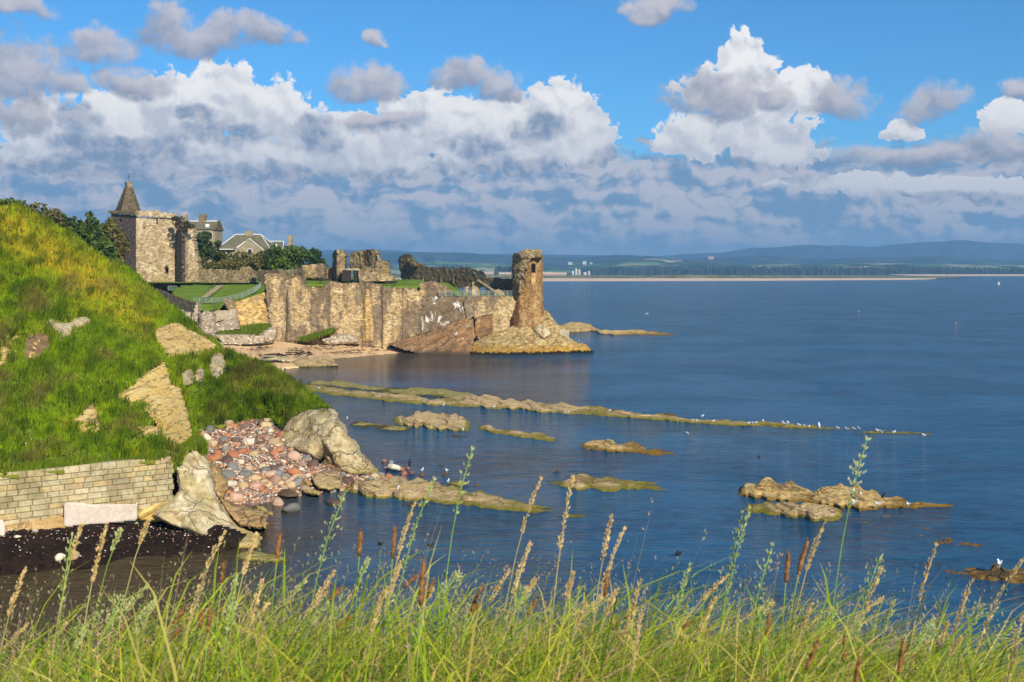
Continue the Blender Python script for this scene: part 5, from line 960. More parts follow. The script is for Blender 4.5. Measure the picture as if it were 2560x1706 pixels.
def bird_mesh(kind):
    w_, g_ = (MT['gullw'], MT['gullg']) if kind == 'gull' else (MT['blackf'], MT['blackf']); mb = MB()
    up = kind == 'cormorant'
    ell(mb, (0, 0, .22 if not up else .3), (.24, .11, .12), ry=-.25 if not up else -1.0)
    if up: mb.tube([(.1, 0, .45), (.14, 0, .62), (.2, 0, .7)], [.06, .035, .04], 6); ell(mb, (.23, 0, .71), (.08, .035, .035))
    else: mb.tube([(.13, 0, .28), (.19, 0, .38)], [.08, .06], 6); ell(mb, (.21, 0, .41), (.07, .055, .055))
    if kind != 'duck':
        for s_ in (-.04, .04): mb.tube([(0, s_, .15), (.01, s_, -.02)], .012, 4)
    b_ = mb.build('b', w_, smooth=True, me_only=True); mb = MB()
    for s_ in (-1, 1): ell(mb, (-.06, s_*.085, .25 if not up else .3), (.25, .035, .085), ry=.12 if not up else -1.1)
    wg = mb.build('w', g_, smooth=True, me_only=True); mb = MB(); mb.tube([(.27, 0, .41), (.34, 0, .395)], [.018, .004], 5) if not up else mb.tube([(.3, 0, .71), (.38, 0, .7)], [.015, .004], 5)
    return b_, wg, mb.build('k', MT['beak'], smooth=True, me_only=True)
BM = {k_: bird_mesh(k_) for k_ in ('gull', 'cormorant', 'duck')}
def bird(kind, px, py, z, lab, grp=None, sc_=.78, rz=None):
    o = empty({'gull': 'gull', 'cormorant': 'cormorant', 'duck': 'duck'}[kind], P(px, py, Yz(py, z))); o.rotation_euler = (0, 0, rr.random()*6.28 if rz is None else rz); o.scale = (sc_,)*3
    for nm, me in zip(('body', 'wing', 'beak'), BM[kind]): c = bpy.data.objects.new(nm, me); C.objects.link(c); c.parent = o
    return tag(o, lab, kind, grp)
for px, py in ((1756,1044),(1740,1055),(1782,1057),(1871,1062),(1880,1061),(1889,1061),(1908,1056),(1957,1060),(1963,1064),(1970,1060),(1998,1066),(2009,1068),(2021,1070)):
    bird('gull', px, py, .3, 'white gull standing in the flock along the outer end of the long main reef', 'gulls flocking on the main reef')
for px, py in ((2095,1074),(2117,1076),(2135,1076),(2147,1075),(2194,1080),(2204,1084),(2235,1084)):
    bird('gull', px, py, .12, 'white gull standing on the wet sinking tip of the long main reef', 'gulls on the wet reef tip')
bird('gull', 2048, 1073, .25, 'largest white gull facing the viewer where the dry reef ends', sc_=1.6)
bird('gull', 2310, 1092, .06, 'last white gull alone at the seaward end of the reef')
bird('gull', 1719, 1088, .0, 'single white gull swimming in open water below the long reef')
bird('gull', 2497, 1420, .45, 'white gull resting on the wet brown reef at lower right', sc_=1.3)
for q in ((2130,1232,.8,'gull on the crest of the broad golden rock, furthest left'),(2152,1240,.7,'gull on the crest of the broad golden rock, second along'),(2136,1260,.7,'dark winged gull on the middle of the broad golden rock'),(2195,1266,.35,'gull low on the tail of the broad golden rock'),(2270,1266,.25,'gull at the thin seaward tail of the broad golden rock'),(798,974,.4,'gull near the landward end of the long main reef'),(1109,1016,.2,'gull at the water side of the reef above the domed rock'),(1234,1021,.2,'gull at the foot of the pale hump on the long reef'),(1414,1036,.2,'left gull of a pair at the front edge of the long reef'),(1422,1034,.2,'right gull of a pair at the front edge of the long reef'),(1523,1030,.5,'lone gull on the back of the long reef left of the flock'),(868,1049,.0,'gull floating between the grassy spur and the mossy shelf'),(1158,1078,.1,'gull at the right foot of the domed pale rock'),(1056,1180,.45,'gull on the ochre stone nearest the outcrop'),(1117,1181,.35,'gull on the flat brown stone'),(1121,1208,.3,'gull beside the dark weedy boulder'),(996,1226,.7,'gull on top of the near reef finger'),(1455,860,1.2,'gull on the rock tongue running out from the sea tower'),(1448,855,.0,'gull swimming off the sea tower rock')):
    bird('gull', q[0], q[1], q[2], q[3])
bird('cormorant', 1897, 1150, .1, 'black cormorant upright on a tiny awash rock in the open bay', sc_=.75); bird('cormorant', 1024, 1168, .2, 'black cormorant on the last stones off the pale outcrop', sc_=1.1)
bird('duck', 1695, 1394, 0, 'dark duck swimming in the near water right of centre', sc_=1.1); bird('duck', 1077, 1370, 0, 'dark duck swimming behind the middle seed heads'); bird('duck', 951, 1367, 0, 'dark duck swimming near the brown plantain heads')
for px, py in ((2111,1244),): bird('cormorant', 2208, 1248, .5, 'dark bird hunched on the crest of the broad golden rock', sc_=.8)
def flyer(px, py, Y, lab, sc_=1.):
    o = empty('flying_gull', P(px, py, Y)); mb = MB(); ell(mb, (0, 0, 0), (.22, .07, .07)); c = mb.build('body', MT['gullw'], smooth=True, me_only=True); q = bpy.data.objects.new('body', c); C.objects.link(q); q.parent = o
    for s_ in (-1, 1):
        mb = MB(); mb.add([(.08, s_*.04, .03), (.05, s_*.35, .2), (-.05, s_*.7, .12), (-.08, s_*.35, .16), (-.08, s_*.04, .02), (.0, s_*.2, .08)], [(0, 1, 5), (1, 2, 3), (1, 3, 5), (3, 4, 5), (4, 0, 5)]); q = bpy.data.objects.new('wing', mb.build('w', MT['gullg'], me_only=True)); C.objects.link(q); q.parent = o
    o.scale = (sc_,)*3; o.rotation_euler = (0, 0, R(200)); tag(o, lab, 'gull')
flyer(1371, 508, 220, 'gull flying against the grey clouds above the sea tower', 1.2); flyer(1618, 785, 200, 'white gull flying low over the sea right of the tower', 1.2)
for px, py, lab in ((2497,711,'white sail boat tiny near the horizon'),):
    x, y, z = P(px, py, 1500); o = empty('sailing_boat', (x, y, 0)); mb = MB(); mb.add([(x-1.6, y, .1), (x+1.6, y, .1), (x+2, y, .6), (x-2, y, .6), (x-1.4, y+1, .6), (x+1.4, y+1, .6)], [(0, 1, 2, 3), (3, 2, 5, 4), (0, 4, 5, 1)]); mb.build('hull', MT['white'], o)
    mb = MB(); mb.add([(x-1., y, .8), (x+1.2, y, .8), (x, y, 4.2), (x, y+.4, 2)], [(0, 1, 2), (0, 2, 3), (1, 3, 2)]); mb.build('sail', MT['white'], o); tag(o, lab, 'boat')
MT['buoy'] = plain('pink_buoy', (.8, .3, .25), .5, .05)
for px, py in ((1473,734),(1926,740),(2148,780),(2390,810),(1488,731)):
    x, y, z = P(px, py, Yz(py)); mb = MB(); ell(mb, (x, y, .25), (.28, .28, .28)); tag(mb.build('buoy', MT['buoy'], smooth=True), 'small pink fishing buoy floating in the open bay', 'buoy', 'buoys in the bay')
# ------------------------------------------------------------------ trees
def leafcloud(ctr, rad, n, size, cols, seed=0):
    r2 = np.random.default_rng(seed); k_ = r2.integers(0, len(ctr), n); c = np.array(ctr, float)[k_]; rd = np.array(rad, float)[k_]
    d = r2.normal(size=(n, 3)); d /= np.linalg.norm(d, axis=1)[:, None]; q = c+d*rd*(.55+.5*r2.random((n, 1))**.6)
    a = r2.normal(size=(n, 3))+d*.8; a /= np.linalg.norm(a, axis=1)[:, None]; u = np.cross(a, r2.normal(size=(n, 3))); u /= np.linalg.norm(u, axis=1)[:, None]; v = np.cross(a, u)
    s_ = size*(.5+.9*r2.random((n, 1))); V = np.stack([q-u*s_, q-v*s_*.6, q+u*s_, q+v*s_*.6], 1).reshape(-1, 3)
    cl = (np.array(cols)[r2.integers(0, len(cols), len(ctr))][k_])*(.6+.8*r2.random((n, 1)))
    return V, np.arange(4*n).reshape(n, 4), np.repeat(cl, 4, 0)
green = [(.08,.13,.02), (.11,.17,.025), (.06,.10,.02)]; olive = [(.13,.13,.03), (.09,.10,.028), (.15,.13,.04)]; dark = [(.04,.075,.02), (.055,.095,.022)]
def tree(px, py0, py1, wpx, Y, cols, lab, grp=None, name='tree', seed=0, n=1500, size=.42, lobes=12, flat=1.):
    r2 = np.random.default_rng(seed+100); x, y, zb = P(px, py1, Y); zt = H-(py0-HZ)/F*Y; hw = wpx/2/F*Y; hh = (zt-zb)/2
    root = empty(name, (x, y, zb)); ctr = []; rad = []
    for i in range(lobes):
        a = r2.random()*6.28; t = r2.random(); rr_ = .62*math.sin(math.pi*(.15+.75*t))**.7
        ctr.append((x+hw*rr_*math.cos(a)*1.05, y+hw*rr_*math.sin(a), zb+hh*.35+t*hh*1.35)); s_ = .32+.2*r2.random(); rad.append((hw*s_*1.1, hw*s_*1.1, hh*s_*.8*flat))
    ctr.append((x, y, zb+hh*.95)); rad.append((hw*.7, hw*.7, hh*.85))
    V, Q, cl = leafcloud(ctr, rad, n, size, cols, seed); obj('crown', V, Q, MT['leaf'], root, col=cl, smooth=False)
    mb = MB(); mb.tube([(x, y, zb-1), (x+.1, y, zb+hh*.5), (x-.1, y, zb+hh*1.1)], [.35, .25, .12], 6)
    for c in ctr[:6]: mb.tube([(x, y, zb+hh*.4), ((x+c[0])/2, (y+c[1])/2, (zb+hh*.4+c[2])/2+.2), c], [.16, .1, .04], 5)
    mb.build('trunk', MT['bark'], root, smooth=True); return tag(root, lab, 'bush' if name == 'bush' else 'tree', grp)
WL = ['low rounded tree of the wood at the left edge above the slope', 'tree of the wood just right of the left edge tree', 'olive topped tree third along the wood ridge', 'tree of the wood under the highest part of its long sloping outline', 'broad green tree of the wood midway to the tower', 'tree of the wood just left of the tower corner', 'olive tree of the wood touching the tower side', 'lower tree of the wood between the slope and the ridge line trees', 'lower green tree filling the wood above the yellow grass', 'dark lower tree of the wood left of the tower base', 'tree of the wood hidden mostly by the top of the slope', 'small tree of the wood at the dark foot of the tower']
for i, (px, t, b_, wd, Y) in enumerate([(10,498,640,110,215),(62,503,650,110,222),(112,512,660,110,218),(160,528,690,110,224),(205,536,700,110,216),(245,540,720,100,222),(280,552,720,80,226),(130,560,690,120,196),(190,580,720,120,194),(240,600,730,110,198),(70,545,660,110,200),(265,640,740,80,188)]):
    tree(px, t, b_, wd, Y, [green, green, olive, dark][i % 4], WL[i], 'trees of the wood behind the headland', seed=i, n=2600, size=.45)
tree(222, 528, 560, 22, 218, green, 'thin wispy treetop sticking up from the wood left of the tower', seed=50, n=160, size=.3)
for i, q in enumerate([(513,578,650,66,322,dark,'very dark spreading tree right of the spired tower',1800),(498,628,690,44,315,olive,'olive bush at the foot of the very dark tree',900),(540,600,660,40,330,dark,'dark small tree between the two stone houses',700),
    (558,628,680,60,312,olive,'brown green bush under the left end of the hipped house',1200),(610,628,684,58,312,olive,'round bush before the gable of the hipped house',1200),(645,634,682,40,308,olive,'small bush right of the gable window',700),
    (682,612,684,70,310,dark,'dark broad tree right of the hipped house, left of the pair',1800),(735,606,690,90,306,green,'broadest rounded tree rising behind the rounded masonry block',2600),(778,622,686,70,312,dark,'right hand tree of the group sloping down to the hills',1800),(700,640,690,60,300,green,'low green tree in front of the dark broad tree',1200),(800,645,690,40,316,green,'small last tree at the right end of the tree group',600),(520,655,692,50,308,olive,'low scrub just above the long brown back wall',700),(575,650,690,50,304,olive,'low scrub above the middle of the long brown back wall',700)]):
    tree(*q[:6], q[6], name='bush' if 'bush' in q[6] or 'scrub' in q[6] else 'tree', seed=60+i, n=q[7], size=.42)
x, y, z = P(455, 560, 289); o = empty('ivy_bush', (x, y, z)); V, Q, cl = leafcloud([P(440,556,290), P(452,552,290), P(466,562,290), P(478,566,290), P(446,568,289), P(460,574,290), P(438,546,291)], [(1.1,1.1,1.1)]*3+[(.9,.9,.6)]*2+[(1.,1.,.8), (.8,.8,.6)], 900, .26, [(.07,.06,.025), (.05,.06,.02), (.09,.06,.03)], 5)
obj('foliage', V, Q, MT['leaf'], o, col=cl, smooth=False); mb = MB(); mb.tube([P(450,580,290), P(455,565,290), P(462,555,290)], [.15,.1,.04], 5); mb.build('stem', MT['bark'], o); tag(o, 'brownish bush growing from the broken top of the spired tower', 'bush')
# ------------------------------------------------------------------ slope grass: many small blades in one mass
def blades(name, X_, Y_, Z_, h, wd, cols, lab, lean=.35, mat='grass', seg=1, kind='stuff', cat='grass'):
    n = len(X_); a = rng.random(n)*6.28; ux, uy = np.cos(a)*wd, np.sin(a)*wd; la = rng.random(n)*6.28; lx = np.cos(la)*lean*h*rng.random(n)+.12*h; ly = np.sin(la)*lean*h*rng.random(n)
    V = np.stack([np.stack([X_-ux, Y_-uy, Z_-.03], -1), np.stack([X_+ux, Y_+uy, Z_-.03], -1), np.stack([X_+lx+ux*.25, Y_+ly+uy*.25, Z_+h], -1), np.stack([X_+lx-ux*.25, Y_+ly-uy*.25, Z_+h], -1)], 1).reshape(-1, 3)
    return tag(obj(name, V, np.arange(4*n).reshape(n, 4), MT[mat], col=np.repeat(cols, 4, 0), smooth=False), lab, cat, None, kind)
rocksin = [faceB, [(384,836),(407,815),(449,808),(505,842),(541,864),(533,876),(477,894),(421,900),(393,860)], [(265,1005),(294,988),(382,941),(372,1000),(335,1020)], [(345,1068),(395,1066),(402,1110),(365,1093)], [(184,1047),(233,1008),(253,1076),(212,1082)], [(112,817),(126,797),(157,808),(196,794),(227,797),(224,817),(180,828),(177,850),(157,853),(129,833)], [(0,868),(28,872),(31,888),(10,918),(0,920)], [(11,864),(40,838),(56,846),(25,868)], [(70,864),(100,843),(98,866),(84,915),(72,912)], [(455,932),(478,926),(483,950),(470,963),(458,960)], [(524,902),(535,886),(559,888),(565,925),(545,946),(530,940)], [(491,926),(508,921),(512,938),(503,956),(490,953)], [(60,850),(95,835),(125,845),(125,870),(90,915),(60,905)], [(70,1148),(170,1146),(172,1166),(85,1166)]]
px, py, Y = slope_scatter(230000, slope_poly, slopeN, 0, 0, 0)
ok = np.ones(len(px), bool)
for q in rocksin: ok &= ~inside(q, px, py)
px, py, Y = px[ok], py[ok], Y[ok]; X_ = (px-CX)/F*Y; Z_ = H-(py-HZ)/F*Y
n1 = fb(px/90., py/60., 0, 61, 4); n2 = fb(px/25., py/18., 0, 63, 4); n3 = fb(px/8., py/8., 0, 65, 2)
ridge_d = np.abs(py-(560+px*.66))/70.; yel = np.clip(1.25-ridge_d, 0, 1)*(px < 420)*np.clip((420-px)/120, 0, 1)+.8*np.clip(n1*1.6, 0, 1)*.4
base = np.array((.17,.28,.010))[None]*np.ones((len(px), 1)); base = base+(np.array((.52,.43,.03))-base)*np.clip(yel, 0, 1)[:, None]
base = base+(np.array((.27,.40,.014))-base)*np.clip(n2*2.2, 0, 1)[:, None]*.6; base = base+(np.array((.06,.12,.012))-base)*np.clip(-n2*2.4-.15, 0, 1)[:, None]*.8
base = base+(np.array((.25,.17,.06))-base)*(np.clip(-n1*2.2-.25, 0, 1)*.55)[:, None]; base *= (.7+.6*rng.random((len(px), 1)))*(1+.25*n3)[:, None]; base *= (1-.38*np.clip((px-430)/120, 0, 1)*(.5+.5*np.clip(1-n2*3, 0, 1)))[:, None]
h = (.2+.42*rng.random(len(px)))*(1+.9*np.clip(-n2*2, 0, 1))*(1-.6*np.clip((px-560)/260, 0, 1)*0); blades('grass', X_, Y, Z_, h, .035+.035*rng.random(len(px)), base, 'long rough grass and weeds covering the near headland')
# leafy weeds clumps: darker broadleaf tussocks that cast shade of their own
N = 1700; i_ = rng.choice(len(px), N, p=None); cc_ = np.stack([X_[i_], Y[i_], Z_[i_]+.15], -1); rd_ = .25+.55*rng.random((N, 1))**2*np.ones((1, 3)); rd_[:, 2] *= .8
V, Q, cl = leafcloud(cc_, rd_, 85000, .09, [(.07,.13,.015), (.045,.085,.014), (.12,.19,.02), (.10,.10,.03), (.14,.22,.02)], 77)
tag(obj('undergrowth', V, Q, MT['leaf'], col=cl, smooth=False), 'leafy weed clumps scattered through the grass of the near headland', 'undergrowth', None, 'stuff')
i_ = rng.choice(len(px), 700); fl = np.where(rng.random((700, 1)) < .6, np.array([[.75,.62,.04]]), np.array([[.75,.74,.68]])); keep = (n3[i_] > -.1)
V, Q, cl = leafcloud(np.stack([X_[i_], Y[i_]-.1, Z_[i_]+.42], -1)[keep], np.full((keep.sum(), 3), .09), 1500, .045, [(1,1,1)], 8)
kk = np.random.default_rng(8).integers(0, keep.sum(), 1500); tag(obj('wildflowers', V, Q, MT['leaf'], col=np.repeat(fl[keep][kk], 4, 0), smooth=False), 'tiny yellow and white wildflowers dotted over the near headland', 'wildflowers', None, 'stuff')
for poly, Yf, n_, lab in (([(433,1134),(455,1120),(486,1096),(508,1100),(516,1118),(506,1130),(484,1122),(458,1136),(442,1168)], rbf([(433,1134,76.8),(486,1096,83.8),(516,1118,82.8),(484,1122,79.2),(442,1168,76.3)]), 3500, 'bright grass tuft capping the pale rock buttress'),
    ([(537,823),(600,818),(648,810),(690,808),(655,835),(540,839)], rbf([(537,823,248.8),(650,812,248.8),(540,839,242.8),(655,836,242.8)]), 2500, 'rough green bank under the ochre masonry'), ([(738,849),(800,832),(838,820),(830,832),(770,850)], rbf([(738,849,245.8),(838,821,245.8),(770,851,243.8),(830,833,243.8)]), 1500, 'grassy wedge at the foot of the stained wall'),
    ([(-60,1196),(0,1180),(90,1160),(250,1152),(424,1134),(430,1144),(250,1164),(0,1188),(-60,1200)], lambda a, b_: slopeY(a, b_)-.2, 9000, 'grass fringe hanging along the top of the masonry wall')):
    px_, py_, Y_ = slope_scatter(n_, poly, Yf, 0, 0, 0); X2 = (px_-CX)/F*Y_; Z2 = H-(py_-HZ)/F*Y_; far_ = Y_.mean() > 200
    cl = np.array((.115,.20,.014))*(.6+.8*rng.random((len(px_), 1)))+np.array((.08,.05,.01))*rng.random((len(px_), 1)); blades('grass', X2, Y_, Z2, (.2+.2*rng.random(len(px_)))*(1.6 if far_ else 1), .04 if not far_ else .08, cl, lab)
# ------------------------------------------------------------------ foreground bank, grass and seed heads
gv = [(x, y, z+.05*math.sin(x*3+y*5)) for y, z in ((-3, 16.9), (0, 16.75), (1.2, 16.66), (2.4, 16.58), (3.4, 16.45), (4.4, 15.9), (6, 14), (9, 9), (14, 1), (15, -1)) for x in np.linspace(-7, 7, 29)]
tag(obj('foreground_bank', gv, np.array([(i*29+j, i*29+j+1, (i+1)*29+j+1, (i+1)*29+j) for i in range(9) for j in range(28)]), MT['slope'], smooth=True), kind='structure')
def curved(base, tip, bend, n=7):
    t = np.linspace(0, 1, n)[:, None]; b_ = np.asarray(base); e = np.asarray(tip); mid = b_+(e-b_)*np.array((.34, .5, .78))+np.asarray(bend); return (1-t)**2*b_+2*t*(1-t)*mid+t*t*e
def ribbons(base, tip, mid, wd, cols, n=6):
    N = len(base); t = np.linspace(0, 1, n)[None, :, None]; p_ = (1-t)**2*base[:, None]+2*t*(1-t)*mid[:, None]+t*t*tip[:, None]
    a = rng.random(N)*6.28; side = np.stack([np.cos(a), np.sin(a), 0*a], -1)[:, None]*(wd[:, None, None]*(np.array([.8, 1, 1, .85, .55, .08])[None, :, None]))
    V = np.stack([p_-side, p_+side], 2).reshape(-1, 3); b0 = (np.arange(N)*2*n)[:, None, None]; j = np.arange(n-1)[None, :, None]*2; Q = (b0+j+np.array([0, 1, 3, 2])[None, None]).reshape(-1, 4)
    return V, Q, np.repeat(cols, 2*n, 0)
def topline(px): return np.interp(px, [0,150,300,500,700,900,1200,1500,1800,2100,2300,2560], [1650,1620,1585,1555,1545,1545,1555,1570,1575,1595,1630,1650])
N = 17000; Yg = 1.35+2.6*rng.random(N)**.8; pxg = -60+2680*rng.random(N); tp = topline(pxg)+fb(pxg/75., Yg, 0, 91, 3)*130+np.abs(rng.normal(0, 1, N))*75-20; tp = np.minimum(tp, 1760)
Xg = (pxg-CX)/F*Yg; Zt = H-(tp-HZ)/F*Yg; zb = np.interp(Yg, [1.2, 2.4, 3.4, 4.4], [16.66, 16.58, 16.45, 15.9]); lift = np.maximum(Zt-zb, .05)
base = np.stack([Xg-.02*rng.random(N), Yg, zb], -1); ln = (rng.normal(.22, .38, N))*lift; tip = np.stack([Xg+ln, Yg+rng.normal(0, .2, N)*lift, zb+lift*(.75+.25*rng.random(N))], -1); mid = (base+tip)/2+np.stack([-ln*.5, rng.normal(0,.06,N), lift*.38], -1)
cols = np.array([(.28,.42,.02), (.44,.54,.03), (.14,.26,.02), (.60,.57,.04), (.70,.55,.14), (.72,.54,.22), (.36,.20,.08)])[rng.choice(7, N, p=[.20,.18,.14,.18,.15,.10,.05])]*(.65+.7*rng.random((N, 1)))
V1, Q1, c1 = ribbons(base, tip, mid, (.0014+.0030*rng.random(N)**1.5)*(Yg/2.2), cols)
# long broad leaves that arch above the mass
N = 1100; Yg = 1.6+1.8*rng.random(N); pxg = -60+2680*rng.random(N); tp = topline(pxg)-np.abs(rng.normal(0, 1, N))*95+20; Xg = (pxg-CX)/F*Yg; Zt = H-(tp-HZ)/F*Yg; zb = np.interp(Yg, [1.2, 2.4, 3.4, 4.4], [16.66, 16.58, 16.45, 15.9]); lift = Zt-zb
ln = rng.normal(.35, .35, N)*lift; b4 = np.stack([Xg-ln*.7, Yg, zb], -1); t4 = np.stack([Xg+ln*.3, Yg+rng.normal(0, .1, N), Zt-.1*np.abs(ln)], -1); m4 = np.stack([Xg-ln*.35, Yg, zb+lift*.95], -1)
V4, Q4, c4 = ribbons(b4, t4, m4, (.0016+.0022*rng.random(N))*(Yg/2.2), np.array([(.34,.48,.02), (.52,.60,.04), (.22,.38,.02), (.66,.58,.14)])[rng.choice(4, N, p=[.35,.3,.2,.15])]*(.7+.5*rng.random((N, 1))))
# taller thin stalks that rise above the mass
N = 1300; Yg = 1.7+1.6*rng.random(N); pxg = -60+2680*rng.random(N); tp = topline(pxg)-20-np.abs(rng.normal(0, 1, N))*85; Xg = (pxg-CX)/F*Yg; zb = np.interp(Yg, [1.2, 2.4, 3.4], [16.66, 16.58, 16.45]); Zt = H-(tp-HZ)/F*Yg
base2 = np.stack([Xg-.04-.34*rng.random(N)**1.5, Yg, zb], -1); tip2 = np.stack([Xg, Yg+rng.normal(0, .04, N), Zt], -1); mid2 = (base2+tip2)/2+np.stack([-.03+rng.normal(0, .03, N), 0*Xg, 0*Xg+.05], -1)
c2_ = np.array([(.30,.36,.08), (.50,.38,.18), (.20,.30,.05), (.45,.28,.20)])[rng.integers(0, 4, N)]; V2, Q2, c2 = ribbons(base2, tip2, mid2, np.full(N, .0008), c2_)
# small spikelets along the top of those stalks
t = (1-.28*rng.random((N, 9))**1.2)[..., None]; pp = (1-t)**2*base2[:, None]+2*t*(1-t)*mid2[:, None]+t*t*tip2[:, None]; M_ = N*9; pp = pp.reshape(-1, 3); dv = rng.normal(0, 1, (M_, 3)); dv[:, 2] = np.abs(dv[:, 2])*1.5+.8; dv /= np.linalg.norm(dv, axis=1)[:, None]; op = np.repeat(rng.random(N) < .45, 9)
ln_ = np.where(op, .009, .007)*(.6+.8*rng.random(M_)); pp = pp+dv*np.where(op, .007*rng.random(M_), .001)[:, None]; sd = np.cross(dv, rng.normal(size=(M_, 3))); sd /= np.linalg.norm(sd, axis=1)[:, None]; sd *= .0014
V3 = np.stack([pp, pp+dv*ln_[:, None]*.5+sd, pp+dv*ln_[:, None], pp+dv*ln_[:, None]*.5-sd], 1).reshape(-1, 3); c3 = np.repeat(np.array([(.52,.44,.22), (.58,.40,.20), (.42,.44,.16), (.50,.33,.28)])[np.repeat(rng.integers(0, 4, N), 9)], 4, 0)
Q3 = np.arange(4*M_).reshape(-1, 4)
tag(obj('grass', np.concatenate([V1, V2, V3, V4]), np.concatenate([Q1, Q2+len(V1), Q3+len(V1)+len(V2), Q4+len(V1)+len(V2)+len(V3)]), MT['fg'], col=np.concatenate([c1, c2, c3, c4]), smooth=True), 'dense tall meadow grass filling the bottom of the view', 'grass', None, 'stuff')
MT['straw'] = plain('straw_seed', (.60, .44, .20), .7, .2, 60); MT['tan'] = plain('golden_seed', (.62, .46, .22), .7, .25, 60); MT['green_s'] = plain('green_seed', (.42, .46, .20), .7, .2, 60); MT['gstem'] = plain('green_stem', (.22, .38, .06), .6, .15, 8); MT['sstem'] = plain('straw_stem', (.48, .40, .16), .6, .15, 8); MT['plant'] = plain('rusty_plantain', (.24, .115, .04), .85, .45, 90); MT['pale_s'] = plain('silvery_green_seed', (.55, .58, .36), .7, .2, 60)
def seedhead(kind, px, py, bx_, Y, head, lab, grp=None, bend=0., rad=1.):
    r2 = np.random.default_rng(int(px*7+py))
    if kind in ('tan', 'spike', 'open', 'green') and px-bx_ < 90: bx_ = px-120-90*r2.random()
    if kind == 'plantain' and px-bx_ < 30: bx_ = px-30-50*r2.random()
    tip = np.array(P(px, py, Y)); zb_ = float(np.interp(Y, [1.2, 2.4, 3.4], [16.66, 16.58, 16.45])); base = np.array(((bx_-CX)/F*Y, Y+.03, zb_))
    o = empty('plantain_stalk' if kind == 'plantain' else 'seed_stalk', tuple(base)); c = curved(base, tip, (bend, 0, 0), 16); L_ = np.r_[0, np.cumsum(np.linalg.norm(np.diff(c, axis=0), axis=1))]; hl = head/F*Y; t0 = max(.3, 1-hl/L_[-1])
    cs = lambda t: np.stack([np.interp(t*L_[-1], L_, c[:, k_]) for k_ in range(3)], -1)
    st_m = {'plantain': 'gstem', 'spike': 'sstem', 'open': 'gstem', 'green': 'gstem', 'brush': 'gstem', 'tan': 'sstem'}[kind]; mb = MB(); tt = np.linspace(0, 1 if kind != 'plantain' else t0+.02, 12)
    mb.tube([cs(t) for t in tt], np.linspace(.0019, .0009, 12)*Y/2.3, 5); mb.build('stem', MT[st_m], o, smooth=True)
    if kind == 'plantain':
        mb = MB(); tt = np.linspace(t0, 1, 12); rd_ = (.0036+.0012*r2.random())*Y/2.3*rad*np.array([.5, .9, 1, 1.05, 1, 1.05, 1, 1, .95, .9, .75, .35]); mb.tube([cs(t)+r2.normal(0, .0004, 3) for t in tt], rd_, 9)
        for t in np.repeat(tt[1:-1], 16): q = cs(t+r2.normal(0, .015)); d = r2.normal(size=3); d /= np.linalg.norm(d); w_ = .0046*Y/2.3*rad; s_ = np.cross(d, r2.normal(size=3)); s_ = s_/np.linalg.norm(s_)*.0012; mb.add([q+d*w_-s_, q+d*w_+s_, q+d*w_*1.5], [(0, 1, 2)])
        mb.build('flower_head', MT['plant'], o, smooth=True)
    else:
        n_, spread, sl_, mt = {'spike': (90, .0035, .008, 'straw'), 'tan': (100, .0040, .009, 'tan'), 'green': (70, .006, .009, 'green_s'), 'open': (75, .020, .008, 'green_s'), 'brush': (170, .014, .010, 'pale_s')}[kind]; V = []; Q = []
        nb = 7
        for i in range(n_):
            u = r2.random(); t = t0+(1-t0)*u; q = cs(t); ax = cs(min(1, t+.03))-cs(t-.03); ax /= np.linalg.norm(ax); s_ = r2.normal(size=3); s_ -= ax*(s_@ax); s_ /= np.linalg.norm(s_)
            if kind in ('open', 'brush'): u2 = round(u*nb)/nb; q = cs(t0+(1-t0)*u2)
            env = (1-u)**.6*(.3+1.4*min(u*3, 1)*.6)*(.45+.9*float(vn(u*9, px, 0, 3))); off_ = spread*Y/2.3*rad*env*(.3+1.0*r2.random()); q = q+s_*off_+ax*off_*1.1; d = ax*.9+s_*.45; d /= np.linalg.norm(d); l = sl_*Y/2.3*(.7+.6*r2.random()); w_ = np.cross(d, r2.normal(size=3)); w_ = w_/np.linalg.norm(w_)*l*.17; k_ = len(V)
            V += [q, q+d*l*.45+w_, q+d*l, q+d*l*.45-w_]; Q.append((k_, k_+1, k_+2, k_+3)); w2 = np.cross(d, w_); k_ = len(V); V += [q, q+d*l*.45+w2, q+d*l, q+d*l*.45-w2]; Q.append((k_, k_+1, k_+2, k_+3))
        if kind in ('open', 'brush'):
            mb = MB()
            for b_ in range(nb+1):
                q = cs(t0+(1-t0)*b_/nb)
                for _ in range(2): s_ = r2.normal(size=3)*.5; s_[2] = abs(s_[2])+.6; s_ /= np.linalg.norm(s_); mb.tube([q, q+s_*spread*Y/2.3*(1-b_/nb)], .0004*Y/2.3, 3)
            mb.build('branchlets', MT['gstem'], o)
        obj('seed_head', np.array(V), np.array(Q), MT[mt], o, smooth=True)
    return tag(o, lab, 'plantain' if kind == 'plantain' else 'seed stalk', grp)
S = seedhead
S('brush',2166,1104,2035,2.0,170,'tallest pale green feathery seed head, standing high before the double rock',bend=-.02)
S('tan',1432,1195,1330,2.2,190,'thick arching straw seed head crossing the two humped rock',bend=.0)
S('plantain',2020,1350,1956,1.9,95,'long bent rusty plantain head, right arm of the forked pair',bend=-.04)
S('plantain',1972,1378,1958,1.9,80,'shorter upright rusty plantain head, left arm of the forked pair')
S('spike',2340,1365,2290,2.1,150,'tall thin pinkish grass spike left of the brown ledge',bend=-.01)
S('tan',2575,1378,2300,2.0,300,'long leaning straw seed head entering from the right edge',bend=-.03,rad=1.2)
S('spike',1352,1198,1365,2.4,150,'thin dark upright spike in open water at mid view')
S('green',1085,1200,1092,2.2,260,'pale green thin spike crossing the near reef finger')
S('open',1180,1128,1080,2.4,170,'loose green seed head leaning across the dark weedy boulder',bend=-.03,rad=.6)
